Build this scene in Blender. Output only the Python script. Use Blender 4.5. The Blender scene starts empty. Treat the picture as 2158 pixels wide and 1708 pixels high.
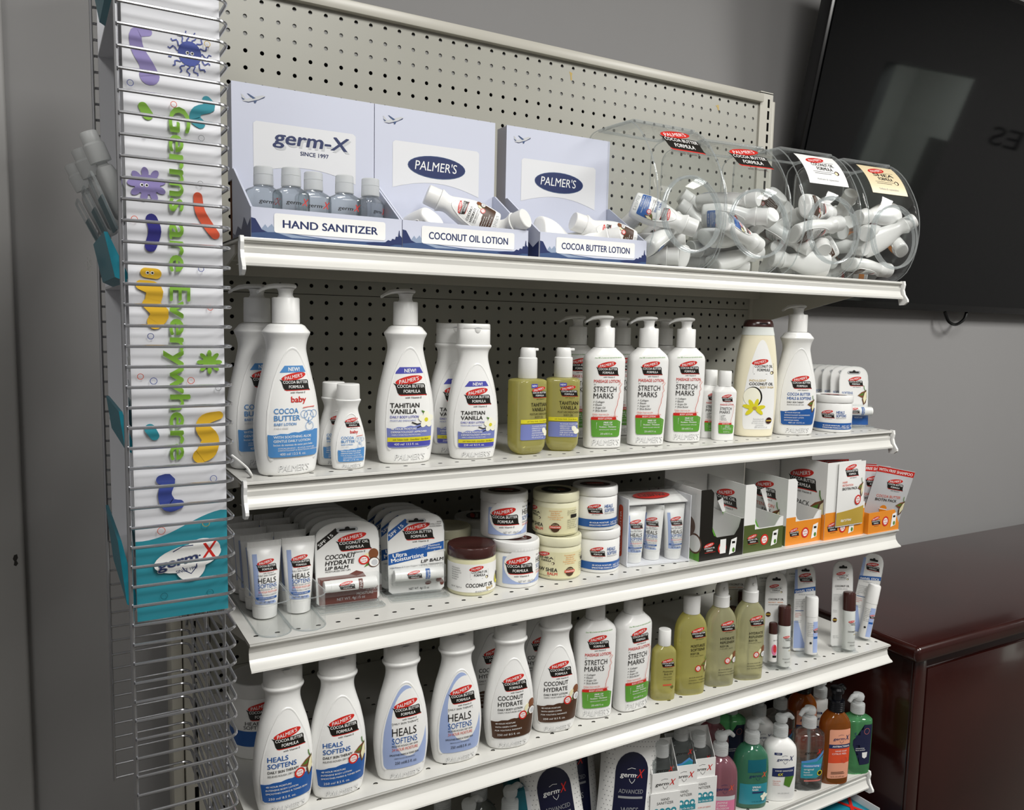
import bpy, bmesh, math, random
from math import sin, cos, pi, radians, sqrt
from mathutils import Vector, Matrix
SC = bpy.context.scene
COL = SC.collection
# ---------------------------------------------------------------- camera
cam = bpy.data.cameras.new('camera')
cam.sensor_width = 36.0
cam.lens = 1703.6 / 2158 * 36.0
cam.clip_start = 0.02
camo = bpy.data.objects.new('camera', cam)
COL.objects.link(camo)
camo.location = (-0.2893, -1.3313, 1.3166)
camo.rotation_euler = (1.4677, -0.0211, -0.5273)
SC.camera = camo
# ---------------------------------------------------------------- world, light, exposure
SC.view_settings.view_transform = 'Standard'
SC.view_settings.look = 'None'
SC.view_settings.gamma = 1.0
SC.view_settings.exposure = -0.14
SC.view_settings.use_curve_mapping = False
wd = bpy.data.worlds.new('world'); SC.world = wd; wd.use_nodes = True
wd.node_tree.nodes['Background'].inputs[0].default_value = (0.9, 0.95, 1, 1)
wd.node_tree.nodes['Background'].inputs[1].default_value = 0.02
SC.cycles.transparent_max_bounces = 24
SC.cycles.max_bounces = 10
SC.cycles.caustics_refractive = False
SC.cycles.caustics_reflective = False
LIGHTS = [(0.35, -1.8, 56.0), (2.5, -1.8, 74.0), (-1.15, -2.4, 24.0), (1.4, -3.5, 16.0)]
CEIL = 2.75
for lx, ly, le in LIGHTS:
    la = bpy.data.lights.new('ceiling_lamp', 'AREA')
    la.shape = 'RECTANGLE'; la.size = 0.56; la.size_y = 1.15
    la.energy = le; la.color = (1.0, 0.985, 0.95)
    lo = bpy.data.objects.new('ceiling_lamp', la); COL.objects.link(lo)
    lo.location = (lx, ly, CEIL - 0.03)
# ---------------------------------------------------------------- materials
def lin(h):
    h = h.lstrip('#')
    o = []
    for i in (0, 2, 4):
        c = int(h[i:i + 2], 16) / 255
        o.append(c / 12.92 if c <= 0.04045 else ((c + 0.055) / 1.055) ** 2.4)
    return (*o, 1)
MATS = {}
def mat(name, col, rough=0.4, metal=0.0, spec=0.5, coat=0.0, noise=0.0, nscale=30.0, sub=0.0):
    m = bpy.data.materials.new(name); m.use_nodes = True
    nt = m.node_tree; b = nt.nodes['Principled BSDF']
    c = lin(col)
    b.inputs['Base Color'].default_value = c
    b.inputs['Roughness'].default_value = rough
    b.inputs['Metallic'].default_value = metal
    b.inputs['Specular IOR Level'].default_value = spec
    if coat: b.inputs['Coat Weight'].default_value = coat; b.inputs['Coat Roughness'].default_value = 0.08
    if noise:
        tc = nt.nodes.new('ShaderNodeTexCoord'); n = nt.nodes.new('ShaderNodeTexNoise')
        n.inputs['Scale'].default_value = nscale; n.inputs['Detail'].default_value = 4
        r = nt.nodes.new('ShaderNodeValToRGB')
        r.color_ramp.elements[0].position = 0.3; r.color_ramp.elements[1].position = 0.7
        r.color_ramp.elements[0].color = (*[x * (1 - noise) for x in c[:3]], 1)
        r.color_ramp.elements[1].color = c
        nt.links.new(tc.outputs['Object'], n.inputs['Vector'])
        nt.links.new(n.outputs['Fac'], r.inputs['Fac']); nt.links.new(r.outputs['Color'], b.inputs['Base Color'])
    MATS[name] = m
    return m
def clear(name, tint, refl=0.6, rough=0.05, milk=0.0, milkcol='#ffffff', edge=0.5, refr=0.0):
    """clear plastic: tinted see-through, fresnel gloss and a little milkiness"""
    m = bpy.data.materials.new(name); m.use_nodes = True
    nt = m.node_tree; N = nt.nodes; L = nt.links
    N.remove(N['Principled BSDF']); out = N['Material Output']
    tr = N.new('ShaderNodeBsdfTransparent'); tr.inputs[0].default_value = lin(tint)
    cur = tr.outputs[0]
    if refr:
        rf = N.new('ShaderNodeBsdfRefraction'); rf.inputs['Color'].default_value = lin(tint)
        rf.inputs['IOR'].default_value = 1.3; rf.inputs['Roughness'].default_value = 0.02
        mx = N.new('ShaderNodeMixShader'); mx.inputs[0].default_value = refr
        L.new(cur, mx.inputs[1]); L.new(rf.outputs[0], mx.inputs[2]); cur = mx.outputs[0]
    if milk:
        df = N.new('ShaderNodeBsdfDiffuse'); df.inputs[0].default_value = lin(milkcol)
        tl = N.new('ShaderNodeBsdfTranslucent'); tl.inputs[0].default_value = lin(milkcol)
        md = N.new('ShaderNodeMixShader'); md.inputs[0].default_value = 0.5
        L.new(df.outputs[0], md.inputs[1]); L.new(tl.outputs[0], md.inputs[2])
        mx = N.new('ShaderNodeMixShader'); mx.inputs[0].default_value = milk
        L.new(cur, mx.inputs[1]); L.new(md.outputs[0], mx.inputs[2]); cur = mx.outputs[0]
    gl = N.new('ShaderNodeBsdfGlossy'); gl.inputs['Roughness'].default_value = rough
    gl.inputs['Color'].default_value = (refl, refl, refl, 1)
    lw = N.new('ShaderNodeLayerWeight'); pw = N.new('ShaderNodeMath'); pw.operation = 'POWER'; pw.inputs[1].default_value = 4.0
    L.new(lw.outputs['Facing'], pw.inputs[0]); fr = N.new('ShaderNodeMath'); fr.operation = 'MULTIPLY_ADD'
    fr.inputs[1].default_value = edge; fr.inputs[2].default_value = 0.05 if refr else 0.02; L.new(pw.outputs[0], fr.inputs[0])
    mx = N.new('ShaderNodeMixShader'); L.new(fr.outputs[0], mx.inputs[0])
    L.new(cur, mx.inputs[1]); L.new(gl.outputs[0], mx.inputs[2]); L.new(mx.outputs[0], out.inputs[0])
    MATS[name] = m
    return m
# plastics and metals
mat('white', '#ebebe9', 0.28, spec=0.5)
mat('capwhite', '#e6e6e4', 0.34)
mat('cream', '#e9e2c8', 0.3)
mat('creamtop', '#dfe3df', 0.25)
mat('balm', '#d5d2ae', 0.25)
mat('shea', '#dcd9bb', 0.25)
mat('brown', '#3f2320', 0.22)
mat('blackcap', '#0c0d14', 0.3)
mat('enamel', '#d3d2cd', 0.28, noise=0.03, nscale=14)
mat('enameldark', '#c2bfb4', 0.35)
mat('pegboard', '#a9a89e', 0.38, noise=0.03, nscale=6)
mat('hollow', '#1b1a18', 0.9)  # dark colour standing in for shade in holes, slots and hollow parts
mat('brace', '#8b8b88', 0.5)
mat('steel', '#b2b3b7', 0.22, metal=0.9)
mat('wall', '#929191', 0.75, noise=0.025, nscale=3)
mat('trimpaint', '#9c9b9a', 0.5)
mat('ceil', '#d8d7d2', 0.9)
mat('carpet', '#5a5650', 0.95, noise=0.4, nscale=300)
mat('screen', '#030405', 0.045, spec=0.33)
mat('bezel', '#060607', 0.25)
mat('wood', '#300d09', 0.22, coat=0.45, noise=0.35, nscale=5)
mat('foil', '#dcdde0', 0.36, metal=0.3)
mat('kraft', '#7a5238', 0.8)
mat('cardboard', '#dcdde2', 0.55)
mat('label', '#e6e6e4', 0.4)
mat('crease', '#a9abae', 0.5)  # grey used as painted shade around raised letters and thumb tabs
# printing inks
for n_, c_ in dict(red='#c9281f', redor='#d2553c', pink='#d97a72', black='#17140f', ink='#1d1a18', blue='#23589e', lblue='#4f8ac4', pblue='#9fb0d8',
                   navy='#232f5c', purple='#4a4ca8', lilac='#7680ba', yellow='#d9cf2b', green='#5d9a38', leaf='#4f7d2c', dgreen='#4d5a2c',
                   teal='#187f93', tealdk='#0f5d6b', dbrown='#4a3020', gold='#b99b3f', orange='#e08a26', maroon='#6d3d35', grey='#8d8f92',
                   lgrey='#c3c5c8', paper='#ededeb', boxblue='#c9cddd', patch='#dddee1', boxmid='#bcc2d6', boxdeep='#3a5078', boxgrey='#8d9cb4', germ='#8a7fb4',
                   germblue='#3b4a94', germteal='#2f8b9b', germgreen='#7fb13d', germor='#d5583a', germyel='#dfb22f', indigo='#2a2878',
                   tanlab='#e3d2ac', sheapap='#ddd8b0', oilyel='#cfc24a', peach='#e5a184', redora='#da4f2c', coconut='#7c4a2c', husk='#5b3a26', flesh='#e6dfb8',
                   pinksoap='#d7799c', petal='#f1efdc', wipes='#0d1030', navyband='#1c2140', skin='#c6a36a').items():
    mat(n_, c_, 0.38)
clear('clear', '#fafbfb', 0.9, 0.04, milk=0.03)
clear('bowlclear', '#fbfcfc', 0.9, 0.05, milk=0.012, edge=0.7)
clear('frost', '#f4f5f5', 0.5, 0.25, milk=0.75, milkcol='#f2f4f4')
clear('gel', '#eef2f2', 0.9, 0.03, milk=0.03, refr=0.5)
clear('oil', '#fdf5b4', 0.95, 0.02, milk=0.44, milkcol='#fff9a0', refr=0.7)
clear('oilpale', '#fdfbd8', 0.95, 0.02, milk=0.38, milkcol='#fffccf', refr=0.7)
clear('rimclear', '#eef1f2', 0.9, 0.06, milk=0.22, milkcol='#f4f6f6')
clear('pinkliq', '#e9b6bd', 0.9, 0.03, milk=0.36, milkcol='#e0a0b0', refr=0.5)
clear('tealliq', '#9fd8bf', 0.9, 0.03, milk=0.4, milkcol='#74c8a2', refr=0.5)
clear('greenliq', '#b4efbf', 0.9, 0.03, milk=0.4, milkcol='#86e09c', refr=0.5)
clear('amber', '#e39a45', 0.9, 0.03, milk=0.36, milkcol='#d98430', refr=0.5)
m_ = mat('corrugated', '#dcdde2', 0.5); nt_ = m_.node_tree
w_ = nt_.nodes.new('ShaderNodeTexWave'); w_.wave_type = 'BANDS'; w_.bands_direction = 'Z'; w_.inputs['Scale'].default_value = 14.5; w_.inputs['Distortion'].default_value = 0.0
tc_ = nt_.nodes.new('ShaderNodeTexCoord'); bp_ = nt_.nodes.new('ShaderNodeBump'); bp_.inputs['Strength'].default_value = 0.35; bp_.inputs['Distance'].default_value = 0.003
nt_.links.new(tc_.outputs['Object'], w_.inputs['Vector']); nt_.links.new(w_.outputs['Fac'], bp_.inputs['Height']); nt_.links.new(bp_.outputs['Normal'], nt_.nodes['Principled BSDF'].inputs['Normal'])
# ---------------------------------------------------------------- mesh builder
class MB:
    def __init__(s): s.v = []; s.f = []; s.m = []; s.mats = []; s.sm = []
    def mi(s, n):
        if n not in s.mats: s.mats.append(n)
        return s.mats.index(n)
    def add(s, vs, fs, m, smooth=True):
        o = len(s.v); s.v += [tuple(v) for v in vs]; k = s.mi(m)
        for f in fs:
            s.f.append([i + o for i in f]); s.m.append(k); s.sm.append(smooth)
        return s
    def xf(s, M, start=0):
        for i in range(start, len(s.v)): s.v[i] = tuple(M @ Vector(s.v[i]))
        return s
    def mesh(s, name, ang=38):
        me = bpy.data.meshes.new(name)
        me.from_pydata(s.v, [], s.f)
        for n in s.mats: me.materials.append(MATS[n])
        me.polygons.foreach_set('material_index', s.m)
        me.polygons.foreach_set('use_smooth', s.sm)
        me.update()
        if any(s.sm): me.set_sharp_from_angle(angle=radians(ang))
        return me
    def build(s, name, parent=None, loc=None, rot=None, ang=38):
        o = bpy.data.objects.new(name, s.mesh(name, ang)); COL.objects.link(o)
        if parent: o.parent = parent
        if loc: o.location = loc
        if rot: o.rotation_euler = rot
        return o
def tag(o, label=None, cat=None, group=None, kind=None):
    if label: o['label'] = label
    if cat: o['category'] = cat
    if group: o['group'] = group
    if kind: o['kind'] = kind
    return o
def thing(name, label, cat, loc=(0, 0, 0), rz=0.0, group=None):
    o = bpy.data.objects.new(name, None); COL.objects.link(o); o.empty_display_size = 0.02
    o.location = loc; o.rotation_euler = (0, 0, radians(rz))
    return tag(o, label, cat, group)
def dup(src, loc, rz=None, label=None, group=None, rot=None):
    def cp(o, par):
        c = o.copy(); COL.objects.link(c)
        if par: c.parent = par
        for ch in list(o.children): cp(ch, c)
        return c
    r = cp(src, None); r.location = loc
    if rz is not None: r.rotation_euler = (0, 0, radians(rz))
    if rot is not None: r.rotation_euler = rot
    if label: r['label'] = label
    if group: r['group'] = group
    elif 'group' in r.keys() and group == '': del r['group']
    return r
def ring(a, b, n, N, z, cx=0, cy=0):
    o = []
    for i in range(N):
        t = 2 * pi * i / N; c, s_ = cos(t), sin(t)
        o.append((cx + a * math.copysign(abs(c) ** (2 / n), c), cy + b * math.copysign(abs(s_) ** (2 / n), s_), z))
    return o
def loft(mb, rings, m, c0=True, c1=True, smooth=True):
    N = len(rings[0]); vs = [p for r in rings for p in r]; fs = []
    for k in range(len(rings) - 1):
        for i in range(N):
            j = (i + 1) % N
            fs.append((k * N + i, k * N + j, (k + 1) * N + j, (k + 1) * N + i))
    if c0: fs.append(tuple(range(N - 1, -1, -1)))
    if c1: fs.append(tuple((len(rings) - 1) * N + i for i in range(N)))
    return mb.add(vs, fs, m, smooth)
def lathe(mb, prof, m, N=32, cx=0, cy=0, c0=True, c1=True):
    return loft(mb, [[(cx + r * cos(2 * pi * i / N), cy + r * sin(2 * pi * i / N), z) for i in range(N)] for r, z in prof], m, c0, c1)
def spl(prof, steps=4):
    """catmull-rom through rows of numbers"""
    P = [prof[0]] + list(prof) + [prof[-1]]; o = []
    for i in range(1, len(P) - 2):
        p0, p1, p2, p3 = P[i - 1], P[i], P[i + 1], P[i + 2]
        for k in range(steps):
            t = k / steps
            o.append(tuple(0.5 * (2 * b + (c - a) * t + (2 * a - 5 * b + 4 * c - d) * t * t + (3 * b - a - 3 * c + d) * t ** 3) for a, b, c, d in zip(p0, p1, p2, p3)))
    o.append(tuple(prof[-1]))
    return o
def interp(prof, z, k):
    if z <= prof[0][0]: return prof[0][k]
    for p, q in zip(prof, prof[1:]):
        if z <= q[0]:
            t = (z - p[0]) / max(1e-9, q[0] - p[0]); return p[k] + (q[k] - p[k]) * t
    return prof[-1][k]
def oval(mb, prof, m, n=2.3, N=44, c0=True, c1=True):
    """prof rows (z,a,b) in mm"""
    return loft(mb, [ring(a / 1000, b / 1000, n, N, z / 1000) for z, a, b in prof], m, c0, c1)
def box(mb, x0, x1, y0, y1, z0, z1, m, bev=0.0, seg=2):
    if bev:
        bm = bmesh.new(); bmesh.ops.create_cube(bm, size=1)
        for v in bm.verts: v.co = Vector((x0 + (v.co.x + .5) * (x1 - x0), y0 + (v.co.y + .5) * (y1 - y0), z0 + (v.co.z + .5) * (z1 - z0)))
        bmesh.ops.bevel(bm, geom=list(bm.edges), offset=bev, segments=seg, affect='EDGES', profile=0.5)
        bm.verts.index_update()
        mb.add([v.co for v in bm.verts], [[v.index for v in f.verts] for f in bm.faces], m, True); bm.free(); return mb
    vs = [(x, y, z) for z in (z0, z1) for x, y in ((x0, y0), (x1, y0), (x1, y1), (x0, y1))]
    return mb.add(vs, [(3, 2, 1, 0), (4, 5, 6, 7), (0, 1, 5, 4), (1, 2, 6, 5), (2, 3, 7, 6), (3, 0, 4, 7)], m, False)
def tube(mb, pts, r, m, N=8, closed=False, caps=True):
    P = [Vector(p) for p in pts]; n = len(P); rs = r if isinstance(r, (list, tuple)) else [r] * n
    rings = []; up = None
    for i in range(n):
        a = P[i - 1] if (i or closed) else P[i]; b = P[(i + 1) % n] if (i < n - 1 or closed) else P[i]
        d = (b - a).normalized()
        if up is None: up = d.orthogonal().normalized()
        up = (up - d * up.dot(d)).normalized(); w = d.cross(up)
        rings.append([P[i] + (up * cos(2 * pi * k / N) + w * sin(2 * pi * k / N)) * rs[i] for k in range(N)])
    if closed:
        vs = [p for q in rings for p in q]; fs = []
        for k in range(n):
            for i in range(N):
                j = (i + 1) % N; k2 = (k + 1) % n
                fs.append((k * N + i, k * N + j, k2 * N + j, k2 * N + i))
        return mb.add(vs, fs, m)
    return loft(mb, rings, m, caps, caps)
def prism(mb, poly, F0, F1, m, smooth=False):
    """poly 2-D, F0/F1 map (u,v)->xyz for the two faces (F0 seen as the outer one, poly counter-clockwise seen from it)"""
    n = len(poly); vs = [F0(*p) for p in poly] + [F1(*p) for p in poly]
    fs = [tuple(range(n)), tuple(range(2 * n - 1, n - 1, -1))]
    fs += [(i, i + n, (i + 1) % n + n, (i + 1) % n) for i in range(n)]
    return mb.add(vs, fs, m, smooth)
# ---------------------------------------------------------------- printed art (all in millimetres)
_TC = {}
def glyphs(t, b):
    if (t, b) in _TC: return _TC[(t, b)]
    cu = bpy.data.curves.new('t', 'FONT'); cu.body = t; cu.offset = b; cu.resolution_u = 3; cu.fill_mode = 'FRONT'
    ob = bpy.data.objects.new('t', cu); COL.objects.link(ob)
    dg = bpy.context.evaluated_depsgraph_get(); me = ob.evaluated_get(dg).to_mesh()
    vs = [(v.co.x, v.co.y) for v in me.vertices]; fs = [tuple(p.vertices) for p in me.polygons]
    ob.evaluated_get(dg).to_mesh_clear()
    bpy.data.objects.remove(ob); bpy.data.curves.remove(cu)
    x0 = min(v[0] for v in vs); x1 = max(v[0] for v in vs)
    _TC[(t, b)] = (vs, fs, x0, x1)
    return _TC[(t, b)]
CAPH = max(v[1] for v in glyphs('H', 0)[0])
def T(m, t, x, z, h, w=None, al='l', rot=0, sh=0, b=0.0): return ('T', m, t, x, z, h, w, al, rot, sh, b)
def Pg(m, pts): return ('P', m, list(pts))
def E(m, cx, cz, rx, rz, rot=0, k=28):
    c, s_ = cos(radians(rot)), sin(radians(rot)); o = []
    for i in range(k):
        t = 2 * pi * i / k; u, v = rx * cos(t), rz * sin(t); o.append((cx + u * c - v * s_, cz + u * s_ + v * c))
    return ('P', m, o)
def B(m, x0, z0, x1, z1): return ('P', m, [(x0, z0), (x1, z0), (x1, z1), (x0, z1)])
def RR(m, x0, z0, x1, z1, r, k=5):
    o = []
    for cx, cz, a in ((x1 - r, z0 + r, -90), (x1 - r, z1 - r, 0), (x0 + r, z1 - r, 90), (x0 + r, z0 + r, 180)):
        for i in range(k + 1):
            t = radians(a + 90 * i / k); o.append((cx + r * cos(t), cz + r * sin(t)))
    return ('P', m, o)
def Ln(m, pts, w, closed=False): return ('L', m, list(pts), w, closed)
def Ring(m, cx, cz, r, w, k=24): return Ln(m, [(cx + r * cos(2 * pi * i / k), cz + r * sin(2 * pi * i / k)) for i in range(k)], w, True)
def shift(prims, dx, dz, k=1.0):
    o = []
    for p in prims:
        if p[0] == 'T': o.append(('T', p[1], p[2], p[3] * k + dx, p[4] * k + dz, p[5] * k, None if p[6] is None else p[6] * k, *p[7:]))
        elif p[0] == 'P': o.append(('P', p[1], [(x * k + dx, z * k + dz) for x, z in p[2]]))
        else: o.append(('L', p[1], [(x * k + dx, z * k + dz) for x, z in p[2]], p[3] * k, p[4]))
    return o
def art(mb, prims, S, base=0.00025, step=None, dl=0.00005):
    for li, p in enumerate(prims):
        d = base + dl * li
        if p[0] == 'T':
            _, m, t, x, z, h, w, al, rot, sh, b = p
            vs, fs, x0, x1 = glyphs(t, 0); k = h / CAPH; kx = k if w is None else w / (x1 - x0)
            W = (x1 - x0) * kx; ox = {'l': 0, 'c': -W / 2, 'r': -W}[al]
            c, s_ = cos(radians(rot)), sin(radians(rot))
            cp = [(0, 0)] if not b else ([(-.8, -.3), (.8, -.3), (0, .5)] if b < .05 else [(cos(q), sin(q)) for q in (0, .79, 1.57, 2.36, 3.14, 3.93, 4.71, 5.5)])
            for ci, (bx, by) in enumerate(cp):      # bold: the same strokes laid side by side
                o = []
                for vx, vy in vs:
                    u = (vx - x0 + bx * b) * kx + ox + sh * vy * k; v = (vy + by * b) * k
                    o.append(S(x + u * c - v * s_, z + u * s_ + v * c, d + ci * 1e-6))
                mb.add(o, fs, m, False)
        elif p[0] == 'L':
            _, m, pts, w, cl = p; n = len(pts); o = []; fs = []
            for i in range(n):
                a = pts[i - 1] if (i or cl) else pts[i]; b_ = pts[(i + 1) % n] if (i < n - 1 or cl) else pts[i]
                dx, dz = b_[0] - a[0], b_[1] - a[1]; q = sqrt(dx * dx + dz * dz) or 1; nx, nz = -dz / q * w / 2, dx / q * w / 2
                o += [S(pts[i][0] - nx, pts[i][1] - nz, d), S(pts[i][0] + nx, pts[i][1] + nz, d)]
            for i in range(n if cl else n - 1):
                j = (i + 1) % n; fs.append((2 * i, 2 * j, 2 * j + 1, 2 * i + 1))
            mb.add(o, fs, m, False)
        else:
            _, m, pts = p
            A = sum(a[0] * b_[1] - b_[0] * a[1] for a, b_ in zip(pts, pts[1:] + pts[:1]))
            if A < 0: pts = pts[::-1]
            xs = [q[0] for q in pts]; zs = [q[1] for q in pts]
            if step is None:
                mb.add([S(u, v, d) for u, v in pts], [tuple(range(len(pts)))], m, False); continue
            bm = bmesh.new(); bm.faces.new([bm.verts.new((u, v, 0)) for u, v in pts])
            bmesh.ops.triangulate(bm, faces=list(bm.faces))
            for ax, lo, hi, st in ((0, min(xs), max(xs), step[0]), (1, min(zs), max(zs), step[1])):
                n = int((hi - lo) / st)
                for i in range(1, n + 1):
                    q = lo + (hi - lo) * i / (n + 1); co = (q, 0, 0) if ax == 0 else (0, q, 0); no = (1, 0, 0) if ax == 0 else (0, 1, 0)
                    bmesh.ops.bisect_plane(bm, geom=list(bm.verts) + list(bm.edges) + list(bm.faces), plane_co=co, plane_no=no)
            bm.verts.index_update()
            mb.add([S(v.co.x, v.co.y, d) for v in bm.verts], [[v.index for v in f.verts] for f in bm.faces], m, True); bm.free()
    return mb
def S_oval(prof, n=2.3):
    def S(u, z, d=0):
        a = interp(prof, z, 1); b = interp(prof, z, 2); t = min(0.985, abs(u) / a)
        k = (1 - t ** n) ** (1 / n)
        gx = t ** (n - 1) / a * (1 if u >= 0 else -1); gy = (k ** (n - 1)) / b; g = sqrt(gx * gx + gy * gy)
        uu = max(-0.985 * a, min(0.985 * a, u))
        return (uu / 1000 + d * gx / g, -b * k / 1000 - d * gy / g, z / 1000)
    return S
def S_cyl(r, z0=0):
    return lambda u, z, d=0: ((r / 1000 + d) * sin(u / r), -(r / 1000 + d) * cos(u / r), (z + z0) / 1000)
def S_flat(y=0.0, x=0.0, z=0.0):
    return lambda u, v, d=0: (x + u / 1000, y - d, z + v / 1000)
def S_plane(o, ux, uv, nn):
    o, ux, uv, nn = Vector(o), Vector(ux), Vector(uv), Vector(nn)
    return lambda u, v, d=0: tuple(o + ux * (u / 1000) + uv * (v / 1000) + nn * d)
# ================================================================ the room
def struct(name, mb, label=None, **k):
    o = mb.build(name, **k); o['kind'] = 'structure'
    return tag(o, label)
X0, X1, Y0, Y1 = -1.9, 4.2, -4.3, 0.135
struct('floor', box(MB(), X0, X1, Y0, Y1, -0.1, 0, 'carpet'))
struct('ceiling', box(MB(), X0, X1, Y0, Y1, CEIL, CEIL + 0.1, 'ceil'))
struct('wall_back', box(MB(), X0 - .1, X1 + .1, Y1, Y1 + 0.1, 0, CEIL, 'wall'))
struct('wall_left', box(MB(), X0 - .1, X0, Y0, Y1, 0, CEIL, 'wall'))
struct('trim_1', box(MB(), -0.46, -0.3205, Y1 - 0.022, Y1 - 0.0005, 0, CEIL, 'trimpaint', bev=0.006, seg=3))
struct('wall_front', box(MB(), X0 - .1, X1 + .1, Y0 - .1, Y0, 0, CEIL, 'wall'))
DY_0, DY_1, DZ_ = -2.22, -1.62, 2.10          # open doorway to a lit side room, mirrored in the television
mb = MB()
box(mb, X1, X1 + .1, Y0, DY_0, 0, CEIL, 'wall'); box(mb, X1, X1 + .1, DY_1, Y1, 0, CEIL, 'wall'); box(mb, X1, X1 + .1, DY_0, DY_1, DZ_, CEIL, 'wall')
struct('wall_right', mb)
mb = MB()
box(mb, X1 + 1.6, X1 + 1.7, -3.2, -0.6, 0, 2.5, 'ceil'); box(mb, X1 + .1, X1 + 1.6, -3.3, -3.2, 0, 2.5, 'ceil'); box(mb, X1 + .1, X1 + 1.6, -.6, -.5, 0, 2.5, 'ceil'); box(mb, X1 + .1, X1 + 1.6, -3.2, -.6, 2.5, 2.6, 'ceil'); box(mb, X1 + .1, X1 + 1.6, -3.2, -.6, -.1, 0, 'ceil')
struct('wall_side', mb)
la = bpy.data.lights.new('side_room_lamp', 'AREA'); la.size = 1.0; la.energy = 62; la.color = (.9, 1, .98)
lo = bpy.data.objects.new('side_room_lamp', la); COL.objects.link(lo); lo.location = (X1 + .85, -1.9, 2.47)
mb = MB(); box(mb, 0, .04, -.40, 0, 0.01, 1.75, 'brace'); o = struct('door_1', mb); o.location = (X1 + .5, -1.66, 0); o.rotation_euler = (0, 0, radians(-8))
mb = MB(); art(mb, [T('ink', 'ES', 0, 0, 92, 170, 'l')], S_plane((X1 - .002, -1.22, 1.80), (0, -1, 0), (0, 0, 1), (-1, 0, 0)), base=.001)
LET = tag(mb.build('wall_lettering'), 'dark wall letters seen mirrored in the television', 'lettering')
for lx, ly, le in LIGHTS:
    t = thing('ceiling_light', 'recessed rectangular ceiling light fitting', 'ceiling light', (lx, ly, CEIL), group='recessed ceiling lights')
    mb = MB()
    for a in ((-.31, -.29, -.6, .6), (.29, .31, -.6, .6), (-.29, .29, -.6, -.58), (-.29, .29, .58, .6)): box(mb, *a, -.015, -0.001, 'capwhite')
    mb.build('frame', t)
# ================================================================ gondola shelving
U = 0.0254
def hole_sheet(mb, us, vs, r, hu, hv, F, m, rim=0.0012, u0=None, u1=None, v0=None, v1=None, n=2.0, ru=None, rimm=None):
    """sheet with punched holes: us, vs hole centres, hu, hv half cell, F(u,v,d)"""
    ru = ru or r
    A = [(1, 0), (1, 1), (0, 1), (-1, 1), (-1, 0), (-1, -1), (0, -1), (1, -1)]
    V = []; Fc = []; R = []
    for u in us:
        for v in vs:
            o = len(V)
            for i, (a, b) in enumerate(A):
                V.append(F(u + a * hu, v + b * hv, 0))
            for d in (0, -rim):
                for i, (a, b) in enumerate(A):
                    if n > 8: q = (a * ru, b * r)
                    else: q = (ru * cos(pi * i / 4), r * sin(pi * i / 4))
                    V.append(F(u + q[0], v + q[1], d))
            for i in range(8):
                j = (i + 1) % 8
                Fc.append((o + i, o + j, o + 8 + j, o + 8 + i)); R.append((o + 8 + i, o + 8 + j, o + 16 + j, o + 16 + i))
    mb.add(V, Fc, m, False)
    k = len(mb.v) - len(V)
    q = mb.mi(rimm or m)
    for f in R: mb.f.append([i + k for i in f]); mb.m.append(q); mb.sm.append(False)
    a0, a1, b0, b1 = us[0] - hu, us[-1] + hu, min(vs) - hv, max(vs) + hv
    u0 = a0 if u0 is None else u0; u1 = a1 if u1 is None else u1; v0 = b0 if v0 is None else v0; v1 = b1 if v1 is None else v1
    for p in ((u0, a0, v0, v1), (a1, u1, v0, v1), (a0, a1, v0, b0), (a0, a1, b1, v1)):
        if p[1] - p[0] > 1e-6 and p[3] - p[2] > 1e-6:
            mb.add([F(p[0], p[2], 0), F(p[1], p[2], 0), F(p[1], p[3], 0), F(p[0], p[3], 0)], [(0, 1, 2, 3)], m, False)
    return mb
Fxz = lambda y: (lambda u, v, d: (u, y - d, v))
g = thing('gondola_shelving', 'beige steel shelving unit with perforated back panels against the wall', 'shelving unit', (0, 0, 0))
cols = [c * U for c in range(-2, 44)]; PX0, PX1 = -2.62 * U, 43.62 * U
for z_top, rows, v0, v1 in ((1.80, 18, 1.3545, 1.8125), (1.3406, 24, 0.7440, 1.3535), (0.7298, 22, 0.16, 0.7430)):
    mb = MB(); vs = [z_top - k * U for k in range(rows)]
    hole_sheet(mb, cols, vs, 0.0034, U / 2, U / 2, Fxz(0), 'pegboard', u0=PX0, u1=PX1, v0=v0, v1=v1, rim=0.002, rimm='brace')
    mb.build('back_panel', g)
mb = MB(); box(mb, PX0, PX1, 0.045, 0.05, 0.16, 1.81, 'hollow'); mb.build('shade_sheet', g)  # dark sheet added so the unit's interior looks shaded through the holes
mb = MB(); box(mb, PX0, PX1, 0.0022, 0.03, 1.736, 1.790, 'brace'); mb.build('brace', g)
mb = MB(); box(mb, -0.075, 1.1115, -0.012, 0.035, 1.8105, 1.829, 'enameldark', bev=0.002); mb.build('top_rail', g)
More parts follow.
